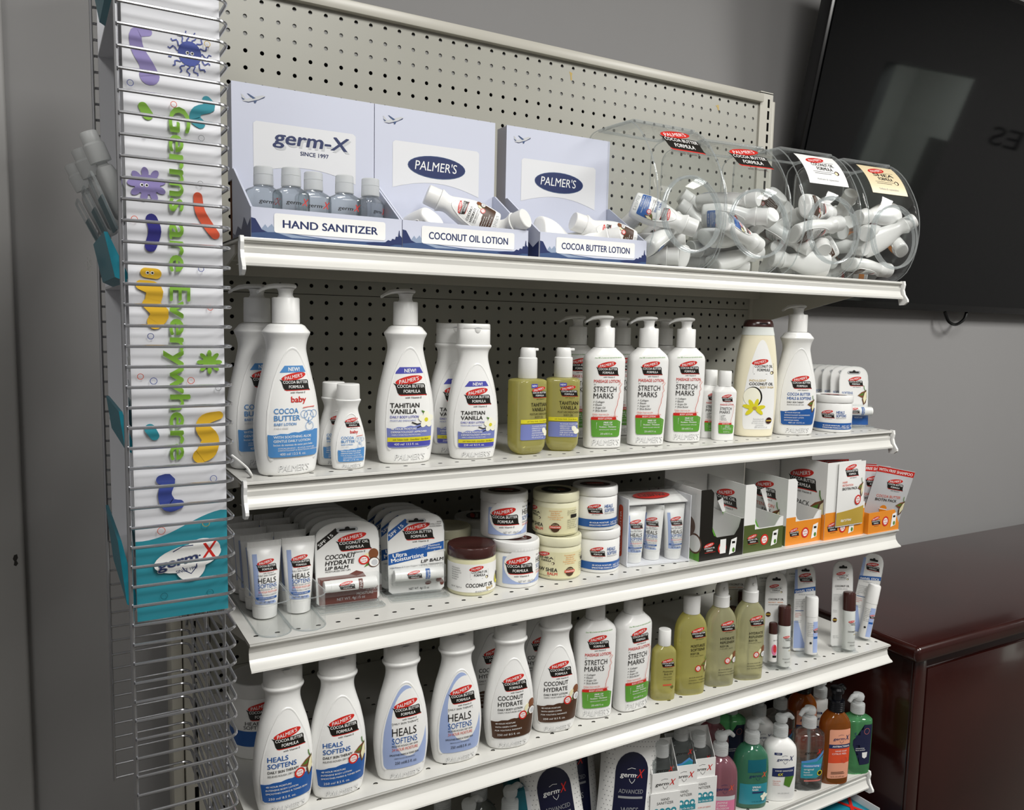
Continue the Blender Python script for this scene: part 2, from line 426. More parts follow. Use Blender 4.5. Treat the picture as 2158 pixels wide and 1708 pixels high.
for sx in (-1, 1):
    xo, xi = (-0.1075, -0.0685) if sx < 0 else (1.1085, 1.1475)
    xs = -0.092 if sx < 0 else 1.1345
    mb = MB(); vs = [1.812 - k * U for k in range(66)]
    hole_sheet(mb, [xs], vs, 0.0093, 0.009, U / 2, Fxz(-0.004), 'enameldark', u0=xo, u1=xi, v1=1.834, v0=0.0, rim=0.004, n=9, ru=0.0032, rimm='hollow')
    box(mb, xo, xo + 0.002, -0.0035, 0.06, 0, 1.834, 'enameldark'); box(mb, xi - 0.002, xi, -0.0035, 0.06, 0, 1.834, 'enameldark')
    box(mb, xo + 0.002, xi - 0.002, 0.005, 0.06, 0, 1.832, 'hollow'); box(mb, xo, xi, -0.004, 0.06, 1.832, 1.836, 'enameldark')  # dark core paints the shade seen through the post slots
    if sx > 0: box(mb, xi + 0.0015, xi + 0.017, 0.004, 0.06, 0.0, 1.822, 'enameldark', bev=0.002)
    else: box(mb, xo - 0.018, xo - 0.0015, 0.004, 0.06, 0, 1.822, 'enameldark', bev=0.002)
    mb.build('upright', g)
mb = MB(); box(mb, -0.09, 1.13, -0.42, 0.0, 0.10, 0.125, 'enamel'); box(mb, -0.09, 1.13, -0.40, -0.385, 0.0, 0.099, 'enameldark'); mb.build('base_deck', g)
SX0, SX1 = -0.0885, 1.130
Z1, Z2, Z3, Z4, Z5 = 1.4066, 1.1218, 0.9334, 0.7024, 0.4277
LIP = [(0, 0), (0, -.0025), (.0045, -.006), (.0068, -.013), (.005, -.021), (.0, -.027), (-.006, -.0305), (-.0066, -.0325), (-.0005, -.0335)]
CH = [(-.0008, -.0048), (.0032, -.006), (.0035, -.0105), (.0005, -.012), (.0012, -.018), (-.0012, -.0245), (-.0055, -.029), (-.0062, -.0295), (-.006, -.0325), (.0, -.0330)]
CAP = [(.004, .0015), (-.003, .0012), (-.0045, -.006), (-.0028, -.015), (-.0055, -.024), (-.0125, -.034), (-.0128, -.038), (-.006, -.0435), (.004, -.044), (.0062, -.035), (.0105, -.02), (.009, -.008)]
def shelf(Z, yf, channel, label):
    t = thing('shelf', label, 'shelf', (0, 0, 0))
    F = lambda u, v, d: (u, v, Z + d)
    us = [SX0 + 0.0125 + i * U for i in range(48)]
    mb = MB()
    fr = yf + 0.024
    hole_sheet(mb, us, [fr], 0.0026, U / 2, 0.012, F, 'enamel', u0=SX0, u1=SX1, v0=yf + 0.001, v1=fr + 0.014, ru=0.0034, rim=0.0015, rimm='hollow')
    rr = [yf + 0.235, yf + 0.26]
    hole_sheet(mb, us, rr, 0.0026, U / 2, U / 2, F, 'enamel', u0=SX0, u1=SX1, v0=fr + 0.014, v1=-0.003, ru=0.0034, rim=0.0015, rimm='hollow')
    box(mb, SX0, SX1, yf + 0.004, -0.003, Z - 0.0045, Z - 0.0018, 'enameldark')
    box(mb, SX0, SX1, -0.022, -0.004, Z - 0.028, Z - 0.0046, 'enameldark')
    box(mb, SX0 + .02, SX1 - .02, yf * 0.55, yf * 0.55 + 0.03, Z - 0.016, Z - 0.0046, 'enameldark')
    mb.build('deck', t)
    mb = MB(); pr = [(yf + a, Z + b) for a, b in LIP]
    if channel: pr = [(yf + a, Z + b) for a, b in ((0, 0), (-.0005, -.0012), (-.0005, -.0035), (.002, -.0045), (.006, -.006), (.006, -.03), (.02, -.031))]
    vs = [(x, y, z) for x in (SX0, SX1) for y, z in pr]; n = len(pr)
    mb.add(vs, [(i, i + 1, n + i + 1, n + i) for i in range(n - 1)], 'enamel', True)
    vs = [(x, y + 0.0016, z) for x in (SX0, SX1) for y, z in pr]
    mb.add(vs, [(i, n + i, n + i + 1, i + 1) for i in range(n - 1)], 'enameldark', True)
    mb.build('front_lip', t, ang=25)
    if channel:
        mb = MB(); pr = [(yf + a, Z + b) for a, b in CH]; n = len(pr)
        vs = [(x, y, z) for x in (SX0 + .004, SX1 - .006) for y, z in pr]
        mb.add(vs, [(i, i + 1, n + i + 1, n + i) for i in range(n - 1)], 'enamel', True)
        mb.build('price_channel', t, ang=25)
        for x0, x1 in ((SX0 + 0.000, SX0 + 0.0042), (SX1 - 0.0036, SX1 + 0.0012)):
            mb = MB(); prism(mb, [(a, b) for a, b in CAP][::-1], lambda u, v: (x0, yf + u, Z + v), lambda u, v: (x1, yf + u, Z + v), 'white')
            mb.build('end_cap', t)
    for x in (SX0 + 0.006, SX1 - 0.010):
        mb = MB(); poly = [(-.004, -.005), (yf * .86, -.005), (yf * .86, -.016), (-.06, -.074), (-.004, -.086)]
        prism(mb, poly, lambda u, v: (x - .0012, u, Z + v), lambda u, v: (x + .0012, u, Z + v), 'enameldark'); mb.build('bracket', t)
    return t
shelf(Z1, -0.366, True, 'topmost beige steel shelf carrying the display boxes and clear bowls')
shelf(Z2, -0.366, True, 'beige steel shelf carrying the tall pump bottles, under the topmost shelf')
shelf(Z3, -0.393, False, 'white steel shelf carrying tubes, lip balms and stacked jars')
shelf(Z4, -0.393, False, 'white perforated steel shelf carrying lotion bottles and clear oil bottles')
shelf(Z5, -0.366, True, 'lowest visible white shelf carrying hand soap pumps and wipes')
# ================================================================ wire side rack
RX0, RX1, RY0, RY1, RZ = -0.222, -0.1285, -0.522, -0.20, 0.704
t = thing('wire_rack', 'grey steel wire basket rack hanging on the end of the shelving', 'rack', (0, 0, 0))
pts = [(RX0, RY0, 0)]
for cx, cy, a0 in ((RX1 - .012, RY0 + .012, -90), (RX1 - .012, RY1 - .012, 0)):
    pts += [(cx + .012 * cos(radians(a0 + a)), cy + .012 * sin(radians(a0 + a)), 0) for a in (0, 18, 36, 54, 72, 90)]
pts.append((RX0, RY1, 0))
wire = tube(MB(), pts, 0.0016, 'steel', 7).build('wire', t)
wz = [RZ + 0.0015 + i * 0.01875 for i in range(59)]
wire.location = (0, 0, wz[0])
for z in wz[1:]:
    w = wire.copy(); COL.objects.link(w); w.parent = t; w.location = (0, 0, z)
zt = wz[-1] + .004
for x, y, r in ((RX0 - .001, RY0 + .0028, .0021), (RX0 - .001, RY1 - .0028, .0021), (RX1 - .003, RY0 + .05, .0016), (RX1 - .003, RY1 - .06, .0016), (RX1 - .003, -0.36, .0016)):
    tube(MB(), [(x, y, RZ), (x, y, zt)], r, 'steel', 8).build('post', t)
for z in (1.62, 0.9):
    tube(MB(), [(RX1 - .003, RY1 - .01, z), (RX1 + .004, RY1 + .03, z), (-0.118, -0.05, z), (-0.113, 0.01, z)], 0.002, 'steel', 6).build('hook', t)
# ---------------------------------------------------------------- tall corrugated display in the rack
t = thing('floor_display', 'tall white corrugated display with green lettering and cartoon microbes inside the wire rack', 'display', (0, 0, 0))
DX0, DX1, DY0, DY1, DZ0, DZ1 = -0.2175, -0.1345, -0.511, -0.212, 1.024, 1.80
def rip(z): return 0.0
mb = MB(); n = 2; zs = [DZ0 + (DZ1 - DZ0) * i / n for i in range(n + 1)]
vs = [(x, DY0 + rip(z) * (1 if x < 1 else 0), z) for z in zs for x in (DX0, DX1)] + [(x, DY0 + .004, z) for z in zs for x in (DX0, DX1)]
q = 2 * (n + 1); fs = []
for i in range(n):
    a = 2 * i; fs += [(a, a + 1, a + 3, a + 2), (q + a, q + a + 2, q + a + 3, q + a + 1), (a, a + 2, q + a + 2, q + a), (a + 1, q + a + 1, q + a + 3, a + 3)]
fs += [(0, q, q + 1, 1)]
mb.add(vs, fs, 'corrugated', False); mb.build('side_panel', t)
def Sd(u, v, d=0): return (DX0 + u / 1000, DY0 + rip(DZ0 + v / 1000) - d, DZ0 + v / 1000)
def k2(px, py):         # picture-plane sketch of the printed panel -> millimetres on the panel
    return ((px - 252 - py * 0.021) / 2.50, (1330 - py - (px - 275) * (0.17 - 0.27 * py / 1330 - 0.0)*0.55) * 0.4265)
def blob(m, pts, rs, k=10):
    o = []
    P = [k2(*p) for p in pts]; P2 = spl(P, 4); R2 = spl([(r,) for r in rs], 4); L_, R_ = [], []
    for i, p in enumerate(P2):
        a = P2[max(0, i - 1)]; b = P2[min(len(P2) - 1, i + 1)]; dx, dz = b[0] - a[0], b[1] - a[1]; q = sqrt(dx * dx + dz * dz) or 1
        r = R2[i][0]; L_.append((p[0] - dz / q * r, p[1] + dx / q * r)); R_.append((p[0] + dz / q * r, p[1] - dx / q * r))
    out = []
    for e, c, r, lst in ((1, P2[-1], rs[-1], R_), (0, P2[0], rs[0], L_)): out.append(E(m, c[0], c[1], r, r, 0, 16))
    for i in range(len(P2) - 1): out.append(('P', m, [L_[i], R_[i], R_[i + 1], L_[i + 1]]))
    return out
def eyes(p, dx=3.6, r=2.0):
    x, z = k2(*p); o = []
    for s_ in (-1, 1): o += [E('paper', x + s_ * dx / 2 * 1.1, z, r * .8, r * .8, 0, 12), E('black', x + s_ * dx / 2 * 1.1 + .2, z, r * .5, r * .5, 0, 10)]
    return o
A = []
A += [('P', 'germteal', [(0, 0), (83, 0), (83, 101)] + [(83 - 83 * i / 14, 78 + 24 * (0.5 + 0.5 * cos(pi * i / 14 * 1.05 + .05))) for i in range(1, 15)])]
A += blob('germ', [(307, 52), (283, 60), (285, 90), (303, 118), (310, 140)], [3.5, 5, 5.5, 6, 8.5])
x, z = k2(395, 74); A += [E('germblue', x, z, 10.2, 11)]
for i in range(15):
    a = 2 * pi * i / 15; P_ = [(x + (9 + r) * cos(a + 0.12 * sin(r * .9)), z + (10 + r) * sin(a + 0.12 * sin(r * .9))) for r in (0, 2, 4, 6, 8, 10)]
    A.append(Ln('germblue', P_, 1.1))
A += eyes((395, 73))
A += blob('germteal', [(432, 165), (440, 178), (412, 192), (407, 210), (418, 218)], [4, 4.5, 4.5, 5, 4.5])
A += blob('germgreen', [(296, 207), (306, 222)], [4, 4.6])
x, z = k2(304, 368); A += [E('germ', x, z, 11, 9)]
for i in range(9):
    a = 2 * pi * i / 9 + .3; A.append(E('germ', x + 12 * cos(a), z + 11 * sin(a), 4.6, 3, math.degrees(a)))
A += eyes((298, 370))
A += blob('germor', [(413, 378), (418, 410), (437, 440), (452, 458)], [4, 4.5, 4.6, 4.2])
A += blob('indigo', [(313, 440), (320, 465), (311, 498)], [5, 5.5, 5])
A += blob('germyel', [(300, 555), (322, 556)], [4.5, 4.8]) + eyes((309, 555))
A += blob('germyel', [(290, 582), (318, 590), (316, 612)], [4.5, 7, 7]) + blob('germyel', [(305, 622), (330, 640), (320, 660)], [5, 8, 7])
x, z = k2(440, 748); A += [E('germgreen', x, z, 6.5, 6)]
for i in range(8):
    a = 2 * pi * i / 8; A.append(E('germgreen', x + 8 * cos(a), z + 8 * sin(a), 3.6, 2, math.degrees(a)))
A += blob('germteal', [(308, 896), (318, 912)], [4.8, 4.2])
A += blob('germyel', [(462, 872), (432, 880), (425, 900), (442, 925), (436, 952), (420, 965)], [4, 5.5, 6.5, 8, 9, 7])
A += blob('germblue', [(332, 1012), (348, 1015), (340, 1045), (350, 1070), (372, 1072)], [4.5, 6, 6, 7, 4.5])
for px, py, r, m in ((432, 45, 2.6, 'gold'), (270, 165, 2.6, 'germblue'), (360, 190, 2.6, 'germor'), (420, 250, 2.6, 'grey'), (300, 268, 1, 'germ'), (418, 350, 2.5, 'grey'), (277, 444, 2.6, 'germor'), (420, 538, 2.4, 'germblue'),
                     (441, 624, 2.4, 'germor'), (310, 692, 2.6, 'germblue'), (288, 780, 2.6, 'germor'), (316, 790, 3, 'germblue'), (398, 790, 3, 'germor'), (460, 808, 2.6, 'grey'), (450, 1020, 3, 'germblue'), (332, 1128, 3.4, 'germor'), (433, 1124, 3.3, 'gold'), (338, 1280, 3, 'tealdk'), (443, 1292, 3, 'tealdk')):
    x, z = k2(px, py); A.append(Ring(m, x, z, r, 0.55, 16))
x0, z0 = k2(348, 196); x1, z1 = k2(372, 968)
A.append(T('germgreen', 'Germs are Everywhere', x0 + 1, z0, 17.5, z0 - z1, 'l', -90 - 1.0, 0, 0.028))
x, z = k2(392, 1200)
A += [E('paper', x, z, 31, 13, 9), E('paper', x + 2, z - 8, 14, 15), E('paper', x + 14, z + 7, 16, 11)]
def gx(x, z, w, mw='navy', mx='red', sh=True, rot=0, out=None):
    """the lower-case brand word with its crossed letter"""
    o = []
    c, s_ = cos(radians(rot)), sin(radians(rot))
    f = lambda a, b: (x + (a * c - b * s_) * w, z + (a * s_ + b * c) * w)
    if sh:
        o += [Ln(mw, [f(-.12, -.14), f(-.09, -.21), f(.0, -.29), f(.09, -.21), f(.12, -.14)], w * .018), Ln(mw, [f(-.22, .17), f(-.05, .225), f(.12, .2)], w * .016)]
    if out:
        o.append(T(out, 'germ', *f(-.5, -.085), w * .155, w * .64, 'l', rot, .2, .06))
    o.append(T(mw, 'germ', *f(-.5, -.085), w * .155, w * .64, 'l', rot, .2, .02)); o.append(E(mw, *f(.19, -.01), w * .018, w * .016, 0, 10))
    o.append(T(mx, 'X', *f(.2, -.1), w * .28, w * .24, 'l', rot, .28, .02))
    return o
A += gx(x, z, 56, 'navy', 'red', True, 9, 'grey') + [T('navy', 'SINCE 1997', x - 1, z - 13, 3, 20, 'c', 8, 0, .02)]
mb = MB()
art(mb, [p for p in A], Sd, base=0.0003, dl=0.000012)
mb.build('printed_panel', t)
mb = MB(); box(mb, DX0, DX1, DY1 - .004, DY1, DZ0, DZ1, 'cardboard'); mb.build('side_panel', t)
mb = MB(); box(mb, DX1 - .004, DX1, DY0 + .005, DY1 - .005, DZ0, DZ1, 'cardboard'); mb.build('back_panel', t)
for zf, zh, out in ((1.62, .03, .010), (1.345, .045, .018), (1.185, .04, .010), (1.032, .07, .014)):
    mb = MB(); box(mb, DX0, DX1 - .005, DY0 + .005, DY1 - .005, zf, zf + .003, 'cardboard')
    prism(mb, [(0, 0), (-out * .55, zh * .1), (-out, zh), (-out + .003, zh), (.003, .003)][::-1], lambda u, v: (DX0 + u, DY0 + .012, zf + v), lambda u, v: (DX0 + u, -.335, zf + v), 'teal')
    mb.build('tray', t)
    if zf == 1.345:
        mb = MB(); art(mb, [T('paper', 'Back to School', -60, 28, 14, 110, 'l', 0, 0, .02)] if False else [T('paper', 'Back to School', -60, 20, 11, 100, 'l', 0, 0, .02)], S_plane((DX0 - out * .8, -.36, zf), (0, -1, 0), (-.25, 0, .97), (-1, 0, -.25)), base=.003); mb.build('tray_print', t)
# clear hanging packs leaning out of the display
def hang_pack(name, label, loc, tilt, k=1.0):
    t = thing(name, label, 'bottle pack', loc); t.rotation_euler = (0, radians(tilt), 0)
    t.scale = (k, k, k)
    mb = MB(); loft(mb, [ring(a, b, 4, 24, z) for a, b, z in ((.009, .022, 0), (.011, .025, .004), (.011, .025, .052), (.009, .02, .06), (.0062, .0062, .064), (.0062, .0062, .067))], 'frost'); mb.build('bottle', t)
    mb = MB(); lathe(mb, [(.0125, .0675), (.0125, .088), (.0105, .0905), (.0105, .102), (.009, .104)], 'frost', 24); mb.build('cap', t)
    mb = MB(); box(mb, -.0185, -.0165, -.028, .028, -.012, .030, 'tealdk'); box(mb, -.0165, -.0162, -.026, .026, -.006, .028, 'paper'); mb.build('backing_card', t)
    mb = MB(); tube(mb, [(-.0175, -.0305, -.012), (-.0175, -.0305, .05), (-.0175, -.024, .057), (-.0175, .024, .057), (-.0175, .0305, .05), (-.0175, .0305, -.012)], .0017, 'rimclear', 6); mb.build('blister_edge', t)
    return t
hang_pack('sanitizer_pack', 'clear capped sanitizer pack nearest the rack post, teal backing card', (-0.214, -0.465, 1.408), -22, .78)
hang_pack('sanitizer_pack', 'clear capped sanitizer pack in the middle of the three leaning out of the display', (-0.216, -0.40, 1.404), -24, .78)
hang_pack('sanitizer_pack', 'clear capped sanitizer pack farthest from the rack post', (-0.218, -0.335, 1.400), -26, .78)
hang_pack('sanitizer_pack', 'clear sanitizer pack half hidden in the second tray of the display', (-0.200, -0.44, 1.212), -5, .7)
hang_pack('sanitizer_pack', 'clear sanitizer pack half hidden in the lowest tray of the display', (-0.196, -0.44, 1.072), -5, .8)
# thin white cord lying at the end of the pump bottle shelf
mb = MB(); tube(mb, spl([(-0.098, -0.352, Z2 + .031), (-0.088, -0.349, Z2 + .022), (-0.078, -0.344, Z2 + .012), (-0.072, -0.338, Z2 + .0018), (-0.07, -0.30, Z2 + .0018)], 4), 0.0013, 'white', 6)
tag(mb.build('cord'), 'thin white plastic cord end beside the wire rack on the pump bottle shelf', 'cord')
# ================================================================ television on a tilting mount
TVW, TVH, TS = 1.45, 0.83, math.atan(0.2)
t = thing('television', 'large black flat television tilted forward on the wall', 'television', (1.272, 0.088, 1.372)); t.rotation_euler = (TS, 0, 0)
mb = MB(); box(mb, 0, TVW, 0.002, 0.035, 0, TVH, 'bezel', bev=0.003); mb.build('housing', t)
mb = MB(); box(mb, 0.012, TVW - 0.012, -0.0015, 0.0019, 0.02, TVH - 0.012, 'screen'); mb.build('screen', t)
mb = MB(); box(mb, .5, .95, .036, .055, .5, .62, 'bezel'); box(mb, .6, .85, .05, .15, .52, .6, 'bezel'); mb.build('wall_mount', t)
mb = MB(); tube(mb, spl([(2.02, .10, 1.372), (2.035, .097, 1.345), (2.07, .095, 1.335), (2.11, .096, 1.35), (2.13, .10, 1.372)], 5), .0045, 'bezel', 8)
tag(mb.build('cable'), 'short black cable loop drooping under the television', 'cable')
# ================================================================ credenza
t = thing('credenza', 'glossy dark mahogany credenza standing against the wall beside the shelves', 'credenza', (1.203, -0.402, 0)); t.rotation_euler = (0, 0, radians(-1.5))
CW, CD, CZ = 1.75, 0.51, 0.69
mb = MB(); box(mb, -0.012, CW, -0.012, CD, CZ - 0.034, CZ, 'wood', bev=0.011, seg=4); mb.build('top', t)
mb = MB(); box(mb, 0.012, CW - .02, 0.014, CD - .01, 0.07, CZ - 0.0345, 'wood', bev=0.003); mb.build('carcass', t)
for x in (0.008, 0.55, 1.09):
    mb = MB(); box(mb, x, x + .036, 0.004, 0.0138, 0.05, CZ - .036, 'wood', bev=0.004); mb.build('stile', t)
for x in (0.05, 0.59, 1.13):
    mb = MB(); box(mb, x, x + .49, 0.006, 0.0135, 0.09, CZ - .06, 'wood', bev=0.003); mb.build('door', t)
mb = MB(); box(mb, .03, CW - .04, .03, CD - .03, 0, .0695, 'bezel'); mb.build('plinth', t)
# ================================================================ printed labels
def logo(x, z, w, l1='COCOA BUTTER', l2='FORMULA', vit=True, kind='ban', tcol='paper', bcol='black', mini=False):
    f = lambda a, b: (x + a * w, z + b * w); o = []
    if kind == 'ban':
        o.append(('P', 'red', [f(a, b - .02) for a, b in ((-.38, -.15), (-.31, -.178), (.42, -.172), (.5, -.185), (.44, -.12), (-.36, -.12))]))
        o.append(E('red', *f(-.05, .255), w * .41, w * .118, 11))
        o.append(('P', bcol, [f(a, b) for a, b in ((-.51, .17), (-.43, .135), (.36, .155), (.41, .145), (.44, .10), (.445, 0), (.465, -.13), (.51, -.185), (.43, -.168), (-.31, -.17), (-.37, -.155), (-.405, -.11), (-.43, -.01), (-.455, .09))]))
        o.append(T(tcol, "PALMER'S", *f(-.06, .2), w * .105, w * .6, 'c', 11, .2, .01))
        if not mini:
            o.append(T(tcol, l1, *f(0.0, .035), w * .088, w * .82, 'c', 0, 0, .015)); o.append(T(tcol, l2, *f(.02, -.115), w * .09, w * .5, 'c', 0, 0, .015))
        else:
            o += [T(tcol, l1, *f(0.0, .03), w * .09, w * .8, 'c', 0, 0, .03), T(tcol, l2, *f(.02, -.115), w * .09, w * .5, 'c', 0, 0, .03)]
        if vit: o.append(T('ink', 'with Vitamin E', *f(.06, -.28), w * .055, w * .5, 'c', 0, .1, .01))
    else:
        o.append(Ln('ink', [f(-.42, .17), f(.5, .17), f(.5, -.2), f(-.42, -.2)], w * .014, True))
        o.append(E('red', *f(-.12, .24), w * .36, w * .11, 10)); o.append(T('redor' if kind == 'dim' else 'paper', "PALMER'S", *f(-.12, .19), w * .1, w * .5, 'c', 10, .2))
        o += [T('ink', l1, *f(.04, .01), w * .11, w * .8, 'c', 0, 0, .03), T('ink', l2, *f(.04, -.14), w * .11, w * .56, 'c', 0, 0, .03), Ln('ink', [f(-.4, -.26), f(.2, -.26)], w * .012)]
        o.append(E('brown', *f(.42, -.2), w * .08, w * .07)); o.append(E('flesh', *f(.4, -.21), w * .05, w * .05))
    return o
def rows(m, ts, x, z, h, dz, al='l', w=None, b=0.0):
    return [T(m, t, x, z - i * dz, h, w, al, 0, 0, b) for i, t in enumerate(ts)]
def badge(x, z, r): return [E('red', x, z, r, r), E('paper', x, z, r * .68, r * .68), T('red', 'NEW', x, z + r * .08, r * .32, r * .95, 'c', 0, 0, .02), T('red', 'LOOK', x, z - r * .42, r * .32, r * 1.05, 'c', 0, 0, .02)]
def pod(x, z, k):
    return [('P', 'coconut', [(x - 9 * k, z + 1 * k), (x - 2 * k, z + 7 * k), (x + 5 * k, z + 10 * k), (x + 6 * k, z + 2 * k), (x - 1 * k, z - 3 * k)]), ('P', 'leaf', [(x - 7 * k, z + 1.5 * k), (x + 1 * k, z + 6 * k), (x + 5 * k, z + 8 * k), (x, z + 1 * k)]),
            ('P', 'husk', [(x + 2 * k, z - 16 * k), (x - 1 * k, z - 6 * k), (x + 2 * k, z + 6 * k), (x + 7 * k, z + 12 * k), (x + 8 * k, z - 2 * k), (x + 6 * k, z - 12 * k)]), ('P', 'flesh', [(x + 3 * k, z - 13 * k), (x + 1 * k, z - 4 * k), (x + 4 * k, z + 6 * k), (x + 7 * k, z + 9 * k), (x + 7.4 * k, z - 4 * k)]),
            Ln('leaf', [(x + 5 * k, z + 10 * k), (x + 3 * k, z + 14 * k), (x + 2.5 * k, z + 19 * k)], 1.2 * k)]
def nuts(x, z, k):
    return [('P', 'leaf', [(x - 7 * k, z - 10 * k), (x - 2 * k, z - 3 * k), (x + 4 * k, z + 0 * k), (x - 1 * k, z - 7 * k)]), E('coconut', x + 4 * k, z + 7 * k, 5.5 * k, 7 * k), E('flesh', x - 5 * k, z + 3 * k, 3 * k, 6 * k, -25), E('husk', x + 4 * k, z - 4 * k, 6.6 * k, 6.8 * k), E('paper', x + 4.4 * k, z - 4.2 * k, 5.4 * k, 5.6 * k), E('lgrey', x + 5 * k, z - 4.6 * k, 3.6 * k, 3.8 * k)]
def flower(x, z, k):
    o = [('P', 'leaf', [(x - 8 * k, z + 14 * k), (x - 2 * k, z + 12 * k), (x - 3 * k, z + 8 * k)]), Ln('black', [(x - 22 * k, z - 3 * k), (x - 14 * k, z - 6 * k), (x - 6 * k, z - 5 * k)], 1.6 * k), Ln('black', [(x - 14 * k, z - 11 * k), (x - 8 * k, z - 9 * k), (x - 4 * k, z - 5 * k)], 1.4 * k)]
    for i in range(5):
        a = radians(90 + 72 * i); o.append(E('petal', x + 6 * k * cos(a), z + 6 * k * sin(a), 6.5 * k, 4.6 * k, math.degrees(a)))
    return o + [E('yellow', x, z, 3 * k, 3 * k)]
def arch(w, zb, zt, k=1.0):
    q = [(0, .84), (.015, .90), (.05, .955), (.14, .985), (.28, 1), (.45, .95), (.6, .835), (.72, .70), (.81, .56), (.88, .43), (.93, .33), (.963, .24), (.985, .155), (.996, .07)]
    h = [(w * b * k, zb + (zt - zb) * a) for a, b in q]
    return h + [(0, zt)] + [(-x, z) for x, z in h[::-1]]
def band(m, w0, z0, w1, z1, wav=0.8, tilt=0.0):
    n = 14; top = [(w1 - 2 * w1 * i / n, z1 + wav * sin(i * 1.9) - tilt * (i / n - .5)) for i in range(n + 1)]
    return ('P', m, [(-w0 + 2.2, z0), (w0 - 2.2, z0), (w0, z0 + 2.2)] + top + [(-w0, z0 + 2.2)])
A_BABY = [('P', 'lblue', [(-16, 127), (-10, 135.5), (13, 135.5), (17, 127.5)]), T('paper', 'NEW!', 1.5, 129, 4.6, 14, 'c', 0, 0, .03)] + logo(3, 112.5, 38) + [T('red', 'baby', 6, 91, 7, 19, 'c', 0, 0, .03),
    T('lblue', 'COCOA', -24, 77.5, 6.2, 29, 'l', 0, 0, .02), T('lblue', 'BUTTER', -24, 69, 6.2, 31, 'l', 0, 0, .02), T('lblue', 'BABY LOTION', -24, 63, 3.2, 26, 'l', 0, 0, .02), T('lgrey', 'PARA BEBE', -24, 58.5, 2.3, 16),
    Ring('lblue', 19, 74, 6.5, .55), Ring('lblue', 12.5, 76, 4.6, .5), Ring('lblue', 26, 76, 4.6, .5), Ln('lblue', [(19, 72), (17.5, 66), (20, 63), (22, 65)], .8), Ring('lblue', 19.5, 61, 5.4, .5), E('lblue', 16.8, 75.5, .6, .7), E('lblue', 21.2, 75.5, .6, .7), Ln('pink', [(11, 84), (27, 85)], 1.2),
    band('lblue', 30, 24, 31, 54, .7, 5), *rows('paper', ['WITH SOOTHING ALOE', 'GENTLE DAILY LOTION'], -25, 47.5, 2.9, 5, 'l', None, .02), T('paper', 'locion de manteca de cacao para bebe', -25, 38, 2.4, 48, 'l', 0, 0, .01), *rows('paper', ['HYPOALLERGENIC - 48 HOUR MOISTURE', 'DERMATOLOGIST & PEDIATRICIAN APPROVED'], -20, 34, 1.7, 2.6), T('paper', '400 ml/ 13.5 fl. oz.', -18, 26.3, 3, 32, 'l')]
A_BABYM = [p for p in shift([q for q in A_BABY if not (q[0] == 'T' and q[2] in ('NEW!', '400 ml/ 13.5 fl. oz.'))][1:], 0, -2, .545)] + [T('paper', '50 ml/ 1.7 fl. oz.', -11, 12.3, 2, 20)]
A_TAH = [('P', 'purple', [(-21, 122), (-14, 131), (14, 131), (19, 123)]), T('paper', 'NEW!', 0, 124, 4.9, 16, 'c', 0, 0, .03)] + logo(1, 102, 46) + [T('black', 'TAHITIAN', -27, 77, 6, 39, 'l', 0, 0, .025), T('black', 'VANILLA', -27, 69, 6, 35, 'l', 0, 0, .025), T('purple', 'DAILY BODY LOTION', -27, 63, 3.2, 38, 'l', 0, 0, .015), T('lilac', 'MOISTURE DRENCHING', -27, 58.5, 2.3, 34),
    band('lilac', 30, 23, 31, 52, .9, 6), B('purple', -29, 24.5, 29, 31), B('yellow', -30, 31, 30, 37)] + flower(22, 60, .95) + [*rows('paper', ['48 HOUR MOISTURE', 'DERMATOLOGIST APPROVED'], -26, 47.3, 2.5, 4.3, 'l', None, .02), T('paper', 'DEEPLY HYDRATES & PROTECTS SKIN', -25, 39.4, 1.8, 38), T('ink', 'with Tahitian Vanilla - Cocoa Butter - Shea Butter', -24, 33, 2.2, 50, 'l', 0, .25), T('paper', '400 ml/ 13.5 fl. oz.', -22, 26.3, 3, 33)]
A_TAH2 = shift(A_TAH[:-1], 0, -2.5, .865) + [T('paper', '250 ml/ 8.5 fl. oz.', -19, 20.2, 2.7, 29)]
def A_HS(oz='250 ml/ 8.5 fl. oz.', big=False):
    return logo(2, 93, 41) + [T('blue', 'HEALS', -24, 71, 6, 24, 'l', 0, 0, .02), T('blue', 'SOFTENS', -24, 62.5, 6, 34, 'l', 0, 0, .02), T('ink', 'DAILY SKIN THERAPY', -24, 56.3, 3.3, 37, 'l', 0, 0, .02), T('ink', 'RELIEVES ROUGH, DRY SKIN', -24, 51.5, 2.4, 36)] + [band('blue', 29, 19, 31.5, 46, .5, 7)] + pod(23.5, 57, .95) + badge(14, 50, 6.6) + [*rows('paper', ['48 HOUR MOISTURE', 'INTENSIVE BODY LOTION', 'SMOOTHES MARKS & TONES SKIN'], -26, 38.5, 2.2, 4.6, 'l', None, .015), T('paper', oz, -23, 22, 3, 32)]
A_HSP = logo(3, 93, 40) + [T('blue', 'COCOA BUTTER', -22, 73, 5, 42, 'l', 0, 0, .02), T('blue', 'HEALS & SOFTENS', -22, 65.5, 5, 44, 'l', 0, 0, .02), T('ink', 'DAILY SKIN THERAPY', -22, 59.5, 2.8, 30, 'l', 0, 0, .02), T('ink', 'RELIEVES ROUGH, DRY SKIN', -22, 55.5, 1.9, 30), band('blue', 29, 20, 31.5, 47, .5, 6)] + pod(23, 56, .9) + rows('paper', ['48 HOUR MOISTURE', 'DERMATOLOGIST RECOMMENDED', 'INTENSIVE BODY LOTION', 'SMOOTHES MARKS'], -25, 41, 2, 4.6, 'l', None, .01) + [T('paper', '400 ml/ 13.5 fl. oz.', -18, 22.5, 2.6, 30)]
